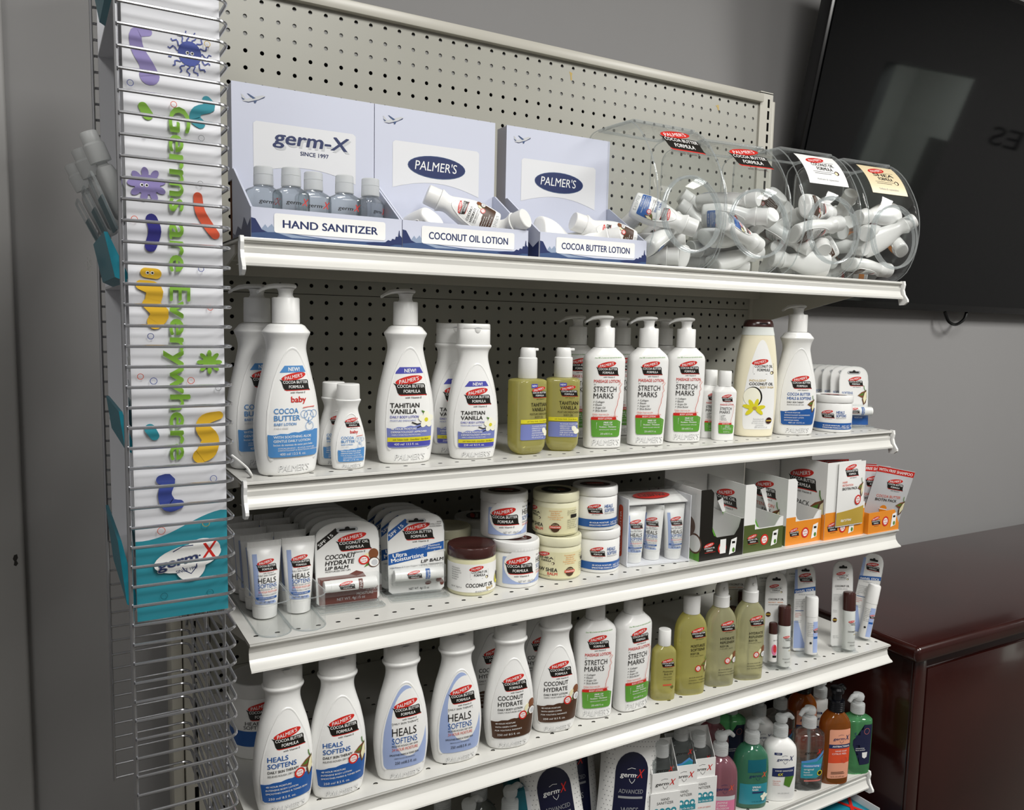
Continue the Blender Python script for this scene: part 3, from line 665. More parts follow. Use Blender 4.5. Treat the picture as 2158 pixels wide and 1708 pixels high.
def A_OLD():
    o = [('P', 'pblue', arch(31, 18.5, 131)), ('P', 'white', [(5 + 24.5 * cos(t), 80 + 46 * sin(t)) if sin(t) > -.25 else (5 + 24.5 * cos(t), 80 + 46 * sin(t)) for t in [2 * pi * i / 36 for i in range(36)]])]
    return o + logo(2, 96, 40) + [T('ink', 'DAILY SKIN THERAPY', -19, 80, 2.5, 36), Ln('ink', [(-19, 78.6), (17, 78.6)], .3), T('ink', 'HEALS', -19, 64.5, 10.5, 33), T('blue', 'SOFTENS', -19, 54, 7.8, 34), T('ink', 'RELIEVES ROUGH, DRY SKIN', -19, 49.5, 2.5, 35), T('redor', '24 HOUR MOISTURE', -19, 44, 3.9, 35), T('ink', 'SMOOTHES MARKS & TONES SKIN', -22, 37.3, 2.4, 39, 'l', 0, 0, .02), T('ink', 'DERMATOLOGIST RECOMMENDED', -16, 32.5, 1.6, 28), T('ink', '250 ml/8.5 fl. oz.', -15, 25, 3.8, 30)]
A_COCO = logo(2, 96, 39, 'COCONUT OIL') + [T('ink', 'COCONUT', -23, 76, 6.2, 37, 'l', 0, 0, .015), T('ink', 'HYDRATE', -23, 67, 6.2, 36, 'l', 0, 0, .015), T('ink', 'DAILY BODY LOTION', -23, 61, 2.9, 36, 'l', 0, 0, .02), T('ink', 'DEEPLY MOISTURIZES SKIN', -23, 57, 2, 34), band('dbrown', 29, 19, 31.5, 48, .7, 6)] + nuts(24.5, 58, .95) + badge(13.5, 51, 6.4) + rows('paper', ['48 HOUR MOISTURE', 'WITH GREEN COFFEE', 'FOR YOUTHFUL RADIANCE'], -26, 41, 2.1, 5.2, 'l', None, .015) + [T('paper', '250 ml/ 8.5 fl. oz.', -23, 23.5, 2.9, 33)]
WOMAN = [(17, 101), (20, 104), (23, 102), (19, 97), (20, 93), (21.5, 90), (18.5, 87), (19, 81), (17, 77), (16.5, 70), (14, 64), (12.5, 58), (13, 52), (16, 46)]
def A_MASS(k=1.0):
    o = [T('green', 'Over 98% of women saw improved skin elasticity', 0, 141.5, 2.2, 44, 'c', 2, .2)] + logo(-1, 122, 37) + [T('red', 'MASSAGE LOTION', -22, 104, 4.6, 42, 'l', 0, 0, .012), T('ink', 'for', -22, 100.5, 1.8), T('ink', 'STRETCH', -22, 90, 8, 36), T('ink', 'MARKS', -22, 79.6, 8, 31)]
    o += rows('ink', ['+ Collagen', '+ Elastin', '+ Argan Oil', '+ Shea Butter'], -22, 73, 2.7, 4.5, 'l', None, .01) + rows('redor', ['Helps Improve the', 'Appearance of Stretch Marks'], -22, 54, 2.3, 3.6)
    o += [('P', 'green', [(-21, 19.5), (20, 19.5), (22, 22), (23.5, 43), (17, 46), (-24, 46), (-22.5, 22)]), B('red', -24, 46, 15, 50.5), T('paper', 'BODY LOTION', -3, 47, 2.4, 22, 'c', 0, 0, .02), Ln('paper', [(-16, 42), (-16, 33), (20, 33), (20, 42), (-16, 42)], .4), T('paper', 'FREE OF', 2, 40.8, 2.4, 14, 'c', 0, 0, .03)]
    o += rows('paper', ['Mineral Oil', 'Parabens - Phthalates'], 2, 37.6, 2.2, 3.4, 'c', None, .02) + [T('paper', 'DERMATOLOGIST APPROVED', 2, 30, 1.6, 28, 'c'), T('paper', '250 ml/8.5 fl. oz.', 0, 23, 2.8, 20, 'c'), Ln('redor', WOMAN, .7)]
    return shift(o, 0, 0, k) if k != 1 else o
A_OILV = [RR('purple', -6, 99, 4.5, 105, 1), T('paper', 'NEW', -.7, 100.8, 2.6, 8, 'c', 0, 0, .02)] + logo(8, 90, 28) + [T('ink', 'TAHITIAN', 8, 72, 5.3, 28, 'c', 0, 0, .02), T('ink', 'VANILLA', 8, 65, 5.3, 24, 'c', 0, 0, .02), T('ink', 'MOISTURE DRENCHING', 8, 59.5, 3, 32, 'c'), T('ink', 'BODY OIL', 8, 55, 2.8, 14, 'c'), RR('lilac', -21, 23, 22, 46, 2), B('yellow', -21, 47.5, 22, 53), T('ink', 'with Tahitian Vanilla - Cocoa Butter', 4, 49.3, 2, 33, 'c', 0, .2)] + rows('paper', ['72 HOUR MOISTURE', 'DERMATOLOGIST', 'APPROVED', 'ANTIOXIDANT RICH', 'FOR SILKY SMOOTH SKIN', '192 ml/ 6.5 fl. oz.'], -4, 42, 2, 3.3, 'l', None, .01) + [E('petal', 17, 36, 3.4, 4.6, 30), E('petal', 20, 32, 3.4, 4.2, -30)]
A_OIL = lambda l1, l2, l3, kind, pic: logo(6, 104, 30, 'COCOA BUTTER' if kind == 'cb' else 'COCONUT OIL') + [T('ink', l1, -8, 83, 4.4, 27, 'l', 0, 0, .02), T('ink', l2, -8, 76.5, 4.4, 27, 'l', 0, 0, .02), T('ink', 'BODY OIL', -8, 70.5, 3.4, 16, 'l', 0, 0, .03), T('ink', l3, -8, 67, 1.5, 24)] + pic + badge(7, 46, 5.6) + rows('ink', ['48 HOUR MOISTURE', 'INTENSIVELY NOURISHES', 'FOR YOUTHFUL RADIANCE'], -9, 30, 1.9, 4.6, 'l', None, .015)
A_BATH = shift(logo(0, 62, 24), 3, 0) + [T('ink', 'Moisturizing', 3, 49, 2.8, 18, 'c', 0, .2), T('ink', 'Body Oil', 3, 44.5, 2.8, 13, 'c', 0, .2), T('ink', 'Heals & Softens', 3, 40, 1.4, 15, 'c'), T('ink', 'Dermatologist', 3, 36, 1.4, 14, 'c'), B('redor', -5, 26, 10, 28.5), Ring('black', 11, 23, 1.8, .9)]
# ================================================================ bottles
P400 = spl([(0, 30, 18), (1.5, 34, 21), (6, 36, 22.5), (18, 38, 23.5), (44, 41, 25), (75, 40, 24.5), (100, 36.5, 23), (126, 30.5, 21), (143, 26.5, 20), (156, 24, 20), (167, 25.5, 22), (174, 28.4, 25), (176.5, 28.4, 25.2), (181, 24.5, 22.5), (184, 22, 21), (186, 18, 18)], 3)
P250 = spl([(0, 27, 16), (1.5, 31, 19), (6, 32.5, 20.5), (19, 35, 22), (44, 37.6, 23), (66, 37, 22.8), (87, 34.6, 22), (110, 29.8, 20.2), (124, 25.6, 18.6), (137, 22, 17.4), (146, 21, 17), (153, 22.2, 17.8), (157.5, 25.2, 20), (160, 25.6, 20.4), (161.5, 24.2, 19)], 3)
P50 = spl([(0, 15.5, 9.5), (1, 19, 11.5), (5, 21, 13), (26, 23, 14), (44, 21.6, 13.4), (63, 16.5, 12), (74, 13, 11.4), (80, 12.6, 11.6), (86, 14.6, 13.4), (89.6, 16, 15), (91, 15.2, 14.4)], 3)
PSTR = spl([(0, 24, 14), (1.5, 28, 17), (5, 29.3, 18.5), (30, 30.3, 19.3), (80, 32.4, 20.5), (130, 33, 21), (140, 32.4, 20.8), (146, 29.5, 19.8), (151, 24, 18.2), (155, 19, 17), (157.5, 16.6, 16.4)], 3)
PMIN = spl([(0, 15, 9.5), (1, 17.5, 11), (4, 18.6, 12), (40, 19.8, 12.6), (78, 20.6, 13), (84, 20, 12.8), (88, 17, 12), (91.5, 12.8, 11.4), (92, 11.8, 11.4)], 3)
PWASH = spl([(0, 28, 17), (1.5, 32.5, 20), (6, 34.5, 21), (40, 37.4, 22.5), (90, 38.6, 23), (125, 36.6, 22.4), (160, 32.2, 20.6), (190, 26.6, 18.8), (194.5, 25.6, 18.6)], 3)
def pump(t, z, rc=16.7, hc=32, top=48, L=35, ang=180, m='capwhite', stem=9.0):
    """collar, stem and nozzle above z (mm)"""
    mb = MB(); r = rc / 1000
    lathe(mb, [(r * .97, z / 1000 + .0006), (r, z / 1000 + .0012), (r * .985, (z + hc - 1.2) / 1000), (r * .93, (z + hc) / 1000)], m, 36); mb.build('collar', t)
    mb = MB(); zt = (z + top - 5) / 1000; s_ = stem / 1000
    lathe(mb, [(s_ * 1.15, (z + hc) / 1000), (s_ * .95, (z + hc + 3) / 1000), (s_, zt - .003), (s_ * 1.2, zt)], m, 24)
    d = Vector((cos(radians(ang)), sin(radians(ang)), 0)); w = Vector((-d.y, d.x, 0)); rg = []
    for q, hw, h0, h1 in ((-.0125, .004, .0002, .0038), (-.0105, .0088, -.0012, .0048), (-.003, .0110, -.0018, .0056), (.006, .0102, -.0016, .0054), (L * .00042, .0078, -.0014, .0048), (L * .00066, .0062, -.0028, .0032), (L / 1000 * .86, .0048, -.0050, -.0012), (L / 1000, .0042, -.0082, -.0042)):
        c = d * q; P_ = []
        for i in range(14):
            a = 2 * pi * i / 14; P_.append(c + w * (hw * cos(a)) + Vector((0, 0, zt + .001 + (h0 + h1) / 2 + (h1 - h0) / 2 * sin(a))))
        rg.append(P_)
    loft(mb, rg, m); mb.build('pump_head', t)
def flipcap(t, z, h, a, b, m='capwhite', n=2.3, round_=False):
    mb = MB()
    oval(mb, [(z + .3, a * .985, b * .985), (z + 1, a, b), (z + h * .72, a * .995, b * .995), (z + h * .735, a * .98, b * .98), (z + h * .75, a * .995, b * .995), (z + h - 1.3, a * .985, b * .985), (z + h - .3, a * .955, b * .95), (z + h, a * .9, b * .88)], m, n, 44)
    S = S_oval([(z, a, b), (z + h, a * .99, b * .99)], n); k = 14
    up = [(-6.5 + 13 * i / k, z + h * .77 + 1.7 * sin(pi * i / k)) for i in range(k + 1)]; lo = [(4.6 * cos(pi * i / k), z + h * .77 - 6.3 * sin(pi * i / k)) for i in range(k + 1)]
    vs = [S(u, v, .0003) for u, v in lo] + [S(u * .8, z + h * .77 + (v - z - h * .77) * .8, .0011) for u, v in lo] + [S(3.7 * cos(pi * i / k), z + h * .77, .0013) for i in range(k + 1)]
    q = k + 1; fs = [(i + 1, i, q + i, q + i + 1) for i in range(k)] + [(q + i + 1, q + i, 2 * q + i, 2 * q + i + 1) for i in range(k)]
    mb.add(vs, fs, m, True)
    mb.add([S(u, v, .0004) for u, v in up] + [S(u, z + h * .77, .0002) for u, v in up], [(q + i, q + i + 1, i + 1, i) for i in range(k)], 'crease', False)  # grey crescent paints the shade along the thumb tab's top edge
    mb.build('cap', t)
def screwcap(t, z, h, r, m='capwhite', taper=.97):
    mb = MB(); r /= 1000; lathe(mb, [(r * .98, z / 1000 + .0003), (r, z / 1000 + .001), (r * taper, (z + h - 1) / 1000), (r * taper * .94, (z + h) / 1000)], m, 32); mb.build('cap', t)
def lotion(name, label, prof, prims, ar, loc, rz, emb=None, bm='white', n=2.3, group=None, cat='lotion bottle'):
    t = thing(name, label, cat, loc, rz, group); S = S_oval(prof, n); mb = MB()
    oval(mb, prof, bm, n, 48)
    base = .00025
    if ar:
        cz = sum(p[1] for p in ar) / len(ar); m_ = len(ar)
        out = [S(x * 1.03, cz + (z - cz) * 1.02, 0) for x, z in ar]; mid = [S(x * 1.012, cz + (z - cz) * 1.006, .0009) for x, z in ar]; inn = [S(x * .97, cz + (z - cz) * .98, .0009) for x, z in ar]
        bot = [S(x * .945, cz + (z - cz) * .962, .00045) for x, z in ar]
        q = [i for i in range(m_)]
        mb.add(out + mid + inn + bot, [(k * m_ + i, k * m_ + (i + 1) % m_, (k + 1) * m_ + (i + 1) % m_, (k + 1) * m_ + i) for k in range(3) for i in q], bm, True)
        art(mb, [('P', bm, [(x * .945, cz + (z - cz) * .962) for x, z in ar])], S, base=.00045, step=(5, 7)); base = .0006
    mb.build('body', t, ang=50)
    if prims:
        mb = MB(); art(mb, prims, S, base=base, step=(3, 9)); mb.build('label', t)
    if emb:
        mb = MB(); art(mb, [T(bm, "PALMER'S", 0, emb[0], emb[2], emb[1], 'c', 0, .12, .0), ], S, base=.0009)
        art(mb, [T('crease', "PALMER'S", .5, emb[0] - .5, emb[2], emb[1], 'c', 0, .12, .012)], S, base=.0003); mb.build('embossed_name', t)  # offset grey copy paints the shadow edge of the raised letters
    return t
# ---- soft tube standing on its cap
def tube_body(t, prims, k=1.0):
    mb = MB(); rg = [(.0155, .0155, .0165), (.0162, .016, .02), (.0176, .0148, .04), (.0194, .0108, .066), (.0208, .0045, .086), (.0213, .0012, .0895), (.0213, .0009, .098)]
    loft(mb, [ring(a, b, 2.1, 64, z) for a, b, z in rg], 'white')
    for i in range(26): box(mb, -.0205 + i * .00162, -.0205 + i * .00162 + .0007, -.0013, .0013, .0905, .0975, 'white')
    mb.build('body', t, ang=50)
    mb = MB(); lathe(mb, [(.0135, 0), (.0148, .0008), (.0158, .0145), (.0158, .0163)], 'capwhite', 36)
    mb.build('cap', t)
    pr = [(z * 1000, a * 1000, b * 1000) for a, b, z in rg]
    mb = MB(); art(mb, prims, S_oval(pr, 2.1), base=.00035, step=(3, 7)); mb.build('label', t)
A_TUBE = [('P', 'pblue', [(-13, 20), (-15.5, 83), (-10, 83), (-8.5, 40), (-2, 24), (10, 24), (12, 20)])] + logo(1.5, 66, 26) + [T('ink', 'DAILY SKIN THERAPY', -9.5, 55.5, 1.9, 22), T('ink', 'HEALS', -9.5, 47, 6.4, 21.5), T('blue', 'SOFTENS', -9.5, 41, 5, 22), T('ink', 'RELIEVES ROUGH, DRY SKIN', -9.5, 38.2, 1.6, 22), T('redor', '24 HOUR MOISTURE', -9.5, 34.6, 2.5, 22), T('ink', 'SMOOTHES MARKS & TONES SKIN', -10, 31.4, 1.5, 22), B('blue', -12, 26.5, 12, 29.3), T('paper', 'CONCENTRATED CREAM', 0, 27.1, 1.4, 18, 'c'), T('ink', 'NET WT. 30g/1.1oz', -8.5, 21.8, 2.6, 17)]
# ---- round jar
def jar(name, label, loc, rz, r, hb, hl, prims, lid='capwhite', body='white', lidart=None, group=None):
    t = thing(name, label, 'jar', loc, rz, group); R = r / 1000; h = hb / 1000; l = hl / 1000; mb = MB()
    lathe(mb, [(R * .88, 0), (R * .95, .0008), (R * .985, .004), (R * .99, h * .5), (R * .985, h - .003), (R * .94, h)], body, 48); mb.build('body', t)
    mb = MB(); lathe(mb, [(R * .995, h + .0004), (R * 1.005, h + .0012), (R * 1.0, h + l - .0022), (R * .975, h + l - .0006), (R * .93, h + l), (R * .9, h + l - .0006), (R * .88, h + l - .0009)], lid, 48); mb.build('lid', t)
    mb = MB(); art(mb, prims, S_cyl(r * .99), base=.0004, step=(3, 30)); mb.build('label', t)
    if lidart:
        mb = MB(); art(mb, lidart, lambda u, v, d: (u / 1000, v / 1000, h + l - .0009 + d), base=.0004); mb.build('lid_label', t)
    return t
LIDL = [E('brown', 0, 0, 24, 16, 0), E('red', 0, 6, 15, 4, 5), T('paper', 'COCOA BUTTER', 0, -3, 3.4, 26, 'c')]
A_JC = [RR('pblue', -22, 7, 46, 47, 2), E('paper', 13, 34, 33, 26)] + logo(4, 30, 45) + [T('grey', 'NET WT. 100g/3.5 oz', 2, 9, 3.4, 28), T('ink', 'DAILY SKIN', 32, 46, 2), T('ink', 'HEALS', 32, 35, 8, 26), T('blue', 'SOFTENS', 32, 27, 6, 26), T('ink', 'RELIEVES ROUGH', 32, 23, 2), T('redor', '24 HOUR', 32, 19, 3)]
A_JH = [B('blue', -44, 6, 50, 18)] + logo(-4, 32, 25) + [T('blue', 'HEALS', 11, 36, 5, 15, 'l', 0, 0, .02), T('blue', 'SOFTENS', 11, 29.5, 5, 19, 'l', 0, 0, .02), T('ink', 'RELIEVES ROUGH, DRY SKIN', 11, 26.6, 1.6, 19), *rows('paper', ['48 HOUR MOISTURE', 'SMOOTHES MARKS & TONES SKIN'], -12, 12, 2.3, 4, 'l', None, .02), T('paper', 'NET WT. 100g', 22, 11, 3)]
A_JO = [RR('paper', -50, 6, 50, 46, 1)] + logo(8, 33, 29, 'COCONUT OIL', 'FORMULA', False, 'box') + [T('ink', 'COCONUT OIL', -10, 13.5, 5.2, 42, 'l', 0, 0, .03), T('gold', 'BALM', 20, 8.6, 4, 12, 'l', 0, 0, .02), T('ink', '48 HOUR MOISTURE', 3, 3.2 + 3.4, 1.5, 20, 'l'), *rows('ink', ['No Parabens', 'No Phthalates', 'No Mineral Oil', 'No Gluten', 'No Sulfates', 'No Dyes'], -32, 39, 1.7, 3.2), T('ink', 'NET WT. 100g/3.5 oz', -33, 12, 2, 17), E('yellow', 42, 20, 5, 7), E('black', 44, 24, 4, 7)]
A_JS = [RR('sheapap', -54, 3.5, 54, 43, 1)] + logo(-20, 32, 29, 'SHEA', 'FORMULA', False, 'box') + [T('ink', 'RAW SHEA', -38, 13.5, 5.4, 37, 'l', 0, 0, .03), T('red', 'BALM', -16, 8.3, 4, 15, 'l', 0, 0, .02), T('ink', '48 HOUR MOISTURE', -36, 5.6, 1.6, 24)] + rows('orange', ['Formulated with', 'Shea Butter', 'Ethically and', 'Sustainably Sourced', 'in West Africa'], 18, 38, 1.9, 3.1, 'c') + [E('dbrown', 18, 14, 7, 7), B('redor', 9.5, 12.4, 26.5, 16.4), T('paper', 'COLLECTION', 18, 13.4, 2, 14, 'c', 0, 0, .03), T('sheapap', 'NATURAL', 18, 17, 1.8, 9, 'c')] + rows('ink', ['Tap the Raw Power', 'Moisturizing Balm', 'for rough skin'], 36, 38, 1.6, 2.8) + [B('ink', 42, 28, 54, 33)] + rows('ink', ['DIRECTIONS: apply', 'liberally on areas', 'that need extra', 'moisture daily and', 'as often as needed'], 36, 24, 1.6, 2.9)
# ---- hanging card with a lip balm in a blister
def card_poly(w0, w1, h, ah, r=4):
    o = [(-w0 / 2 + r, 0), (w0 / 2 - r, 0), (w0 / 2, r)]
    k = 14; o += [(w1 / 2, h - ah - 2)]
    for i in range(k + 1):
        a = pi * i / k; c = cos(a); o.append((w1 / 2 * .985 * math.copysign(abs(c) ** .72, c), h - ah + ah * sin(a) ** .75))
    return o + [(-w1 / 2, h - ah - 2), (-w0 / 2, r)]
def card_mesh(poly, hole, y0=.0, th=.0006, m='label'):
    mb = MB(); prism(mb, poly, lambda u, v: (u / 1000, y0 - th, v / 1000), lambda u, v: (u / 1000, y0, v / 1000), m); return mb
def balm_card(name, label, loc, rz, prims, stick, w=74, h=118, cat='lip balm', group=None, tilt=4, st='white', rim='paper'):
    t = thing(name, label, cat, loc, rz, group); t.rotation_euler = (radians(-tilt), 0, radians(rz))
    poly = card_poly(w * .97, w, h, 27); poly = [(a, b + 4) for a, b in poly]
    card_mesh(poly, None).build('card', t)
    n = len(poly); mb = MB()
    tube(mb, [(a / 1000, -.0012, b / 1000) for a, b in poly], .0013, 'clear', 6, True)
    mb.build('blister_rim', t)
    mb = MB(); art(mb, prims + [RR('crease', -13, h - 11, 13, h - 5, 3), RR('hollow', -10, h - 9.5, 10, h - 6.5, 1.5), E('hollow', 0, h - 6, 3, 2.4)], S_flat(-.0007), base=.0001, dl=.00003); mb.build('print', t)
    # blister box and foot
    mb = MB(); x0, x1 = -w * .46 / 1000, w * .46 / 1000
    for z_, d in ((.030, .020),):
        loft(mb, [[(x, -.0009 - d * a, z) for x, z in ((x0, .02), (x1, .02), (x1, .045), (x0, .045))][::-1] for a in (0, 1)], 'clear', False, True, False)
    box(mb, -w * .5 / 1000, w * .5 / 1000, -.028, -.004, 0, .0014, 'clear', bev=.0005); box(mb, -w * .44 / 1000, w * .44 / 1000, -.021, -.006, .0015, .006, 'clear', bev=.0012)
    tube(mb, [(x * w / 1000, y, .0014) for x, y in ((-.5, -.004), (-.5, -.025), (-.46, -.028), (.46, -.028), (.5, -.025), (.5, -.004))], .0007, 'rimclear', 6)
    mb.build('blister', t)
    s_ = stick(t); return t
def stick_h(prims, capl=.2, z=.0325, m='white'):
    """lip balm stick lying across the card"""
    def f(t):
        mb = MB(); r = .0085; M = Matrix.Translation((0, -.0105, z)) @ Matrix.Rotation(radians(90), 4, 'Y')
        lathe(mb, [(r * .9, -.031), (r * .97, -.0305), (r * .97, -.0235), (r * 1.0, -.0235), (r, .012), (r * .975, .0121), (r * .975, .0128), (r, .0129), (r, .0305), (r * .93, .0315)], m, 28); mb.xf(M)
        o = mb.build('balm_stick', t)
        S = lambda u, v, d=0: (u / 1000, -.0105 - (r + d) * cos(v / 8.5), z + (r + d) * sin(v / 8.5))
        mb = MB(); art(mb, prims, S, base=.0002, step=(60, 2.5)); mb.build('stick_label', o)
    return f
CB_STICK = [B('pblue', 8, -9, 14, 9), B('blue', 8.5, -9, 13.5, 9), T('paper', 'Original', 12.6, -7, 3.2, 13, 'l', 90)] + logo(-6, -1, 20, vit=False)
CO_STICK = [B('maroon', 9, -9, 14, 9), T('paper', 'LIP BALM', 13, -7, 3, 13, 'l', 90)] + logo(-5, -1, 20, 'COCONUT OIL', vit=False)
A_CCO = [('P', 'maroon', [(-35, 4.5), (35, 4.5), (36, 24), (30, 24), (18, 46), (10, 49), (0, 44), (-36, 44)]), Pg('black', [(-36, 94), (-14, 112.5), (-9.5, 106), (-36, 83)]), T('paper', 'SPF 15', -33, 87.6, 4.0, 22, 'l', 41, 0, .02)] + logo(8, 86.5, 43, 'COCONUT OIL') + [T('ink', 'COCONUT', -27, 68.5, 6.2, 36, 'l', 0, .15, .03), T('ink', 'HYDRATE', -27, 60, 6.2, 34, 'l', 0, .15, .03), T('ink', 'LIP BALM', -27, 53.5, 4.6, 27, 'l', 0, .15, .03), T('ink', 'MOISTURIZES DRY LIPS', -27, 50, 2.2, 30)] + nuts(27, 63, 1.1) + badge(19.5, 63, 6.6) + [T('lgrey', '24 HOUR', 21, 19, 2.6), T('paper', 'MOISTURE', 10, 13.5, 3.6, 20), T('lgrey', 'NET WT. 4g/.15 oz', -14, 8.5, 3.8, 34)]
A_CCB = [Pg('blue', [(-36, 94), (-14, 112.5), (-8, 106), (-36, 81)]), T('paper', 'SPF 15', -33, 86.6, 4.4, 23, 'l', 41, 0, .02)] + logo(3, 88.5, 42) + [Pg('blue', [(-36, 46), (14, 55), (14, 61), (36, 64), (36, 76), (-36, 62)]), T('paper', 'Ultra', -30, 56.5, 5.5, 18, 'l', 6, 0, .03), T('paper', 'Moisturizing', -32, 49.6, 5.5, 42, 'l', 8, 0, .03)] + [T('paper', s_, x, z, 3, None, 'l', 5, .2) for s_, x, z in (('- 24 Hour Moisture', -4, 67), ('- Protecting', 12, 64.6), ('- Soothing', 20, 60))] + [T('ink', 'LIP BALM', 6, 45.8, 4.4, 29, 'l', 4, .2, .03), T('ink', 'Helps Prevent & Protect Chapped, Cracked or Wind-burned Lips', -34, 40.6, 1.9, 68, 'l', 2), T('ink', 'NET WT. 4g/.15 oz', -10, 7.5, 3.2, 26), E('maroon', 15, 16, 4, 2.6, 10), E('maroon', 29, 19, 4, 3, 20), E('maroon', 33, 15, 2.6, 4), *rows('ink', ['SKIN', 'PROTECTANT', 'SUNSCREEN'], 33, 104, 2, 3, 'r'), T('paper', ' ', 0, 0, 1) if False else T('ink', 'PROVEN', 7, 103, 2)]
A_CSS = logo(4, 88, 32) + [T('blue', 'SOFTENS', -24, 66, 4.4, 22, 'l', 0, 0, .01), T('blue', 'SMOOTHS', -24, 60, 4.4, 23, 'l', 0, 0, .01), T('ink', 'LIP BALM', -24, 54.5, 3, 15, 'l', 0, 0, .02), T('ink', 'MOISTURIZES DRY LIPS', -24, 51, 1.7, 20), B('blue', -30, 5, 30, 24), T('paper', 'MOISTURE', 2, 18, 3, 16)] + pod(18, 62, 1.1)
# ---- slim card with an upright swivel stick
def swivel(name, label, loc, rz, prims, sticks, w=42, h=166, tilt=5, group=None):
    t = thing(name, label, 'swivel stick', loc, rz, group); t.rotation_euler = (radians(-tilt), 0, radians(rz))
    poly = [(a, b + 3) for a, b in card_poly(w, w * .96, h, 30, 3)]
    card_mesh(poly, None).build('card', t)
    mb = MB(); tube(mb, [(a / 1000, -.0012, b / 1000) for a, b in poly], .0012, 'clear', 6, True)
    mb.build('blister_rim', t)
    mb = MB(); art(mb, prims + [RR('hollow', -8, h - 12, 8, h - 8, 2), E('hollow', 0, h - 8, 2.4, 2.4)], S_flat(-.0007), base=.0001, dl=.00003); mb.build('print', t)
    mb = MB(); box(mb, -w / 2000, w / 2000, -.030, -.004, 0, .0013, 'clear', bev=.0005); box(mb, -w * .42 / 1000, w * .42 / 1000, -.026, -.005, .0014, .007, 'clear', bev=.0015)
    mb.build('blister', t)
    for x, r, z0, zc, z1, bm, cm, pr in sticks:
        mb = MB(); lathe(mb, [(r * .94, z0), (r, z0 + .001), (r, zc)], bm, 28, x, -.017); o = mb.build('stick', t)
        mb = MB(); lathe(mb, [(r * 1.03, zc + .0003), (r * 1.03, z1 - .004), (r * .93, z1 - .001), (r * .7, z1)], cm, 28, x, -.017); mb.build('stick_cap', o)
        Sc = S_cyl(r * 1000); mb = MB(); art(mb, pr, lambda u, v, d=0: tuple(Vector(Sc(u, v, d)) + Vector((x, -.017, z0))), base=.0002, step=(2.5, 60)); mb.build('stick_label', o)
    return t
STW = [B('pblue', -1, 4, 10, 62), B('blue', 0, 30, 10, 34)] + logo(6, 44, 14, vit=False) + rows('ink', ['Directions:', 'swivel up and', 'apply to dry', 'skin and lips', 'as needed for', 'soft skin', 'Keep out of', 'reach of kids'], -11, 58, 1.4, 3.4) + [E('ink', -5, 22, 2, 2)]
STB = logo(3, 50, 18, 'COCONUT OIL', 'FORMULA', False, 'box') + [T('ink', 'COCONUT OIL', -6, 34, 2.6, 19, 'l', 0, 0, .03), T('gold', 'BALM', 5, 29, 2, 8), T('ink', '48 HOUR MOISTURE', -6, 14, 1.5, 16), T('ink', 'NET WT. 14g', -2, 8, 2, 12)]
STH = [E('pinksoap', 0, 22, 5, 10), E('red', 1, 24, 3, 7), T('ink', 'SPF 15', -2, 38, 2, 8), B('black', -3, 8, 4, 12)]
A_SWC = logo(-1, 138, 25, 'COCONUT OIL', 'FORMULA', False, 'box') + [T('ink', 'COCONUT OIL', -14, 118, 3.4, 28, 'l', 0, 0, .03), T('orange', 'PROTECT - REPAIR', -14, 113, 2, 27), T('ink', 'LIP & SKIN MOISTURIZER', -14, 109, 1.6, 27), E('dbrown', -14, 92, 4.6, 4.6), B('gold', -18.4, 91, -9.6, 93.4)]
A_SWP = logo(-1, 138, 25, 'COCONUT OIL', 'FORMULA', False, 'box') + [T('ink', 'COCONUT OIL', -15, 118, 3.4, 28, 'l', 0, 0, .03), T('grey', 'SWIVEL STICK', -12, 113, 2, 22), *rows('grey', ['Formulated with', 'Coconut Oil to', 'moisturize and', 'soften dry skin', 'on the go'], -18, 103, 1.6, 3), *rows('grey', ['48 Hour', 'moisture'], -18, 72, 1.6, 3), E('dbrown', -14, 54, 4.2, 4.6), B('gold', -18, 53, -10, 55.4), *rows('grey', ['NET WT.', '14g / 0.5oz'], -17, 22, 1.8, 3)]
A_SWB = [Pg('pblue', [(-20, 8), (-20, 60), (-12, 60), (0, 20), (6, 8)]), Pg('pblue', [(-20, 120), (-20, 158), (-15, 158), (-14, 120)])] + logo(1, 140, 28) + [Pg('blue', [(-20.5, 112), (20, 118), (20, 126), (-20.5, 120)]), T('paper', 'SWIVEL STICK', 0, 115.2, 4.6, 36, 'c', 8, 0, .03), T('grey', '24 HOUR MOISTURE', -12, 109, 2.2, 28), *rows('grey', ['Formulated with', 'Cocoa Butter and', 'Vitamin E, this', 'swivel stick', 'melts into dry', 'skin'], -18, 100, 1.8, 3.4), B('blue', -18, 79, -2, 80), *rows('redor', ['Smoothes', 'Moisturizes', 'Softens'], -18, 74, 1.8, 3.4), *rows('grey', ['Great for the', 'whole family'], -18, 60, 1.6, 3)]
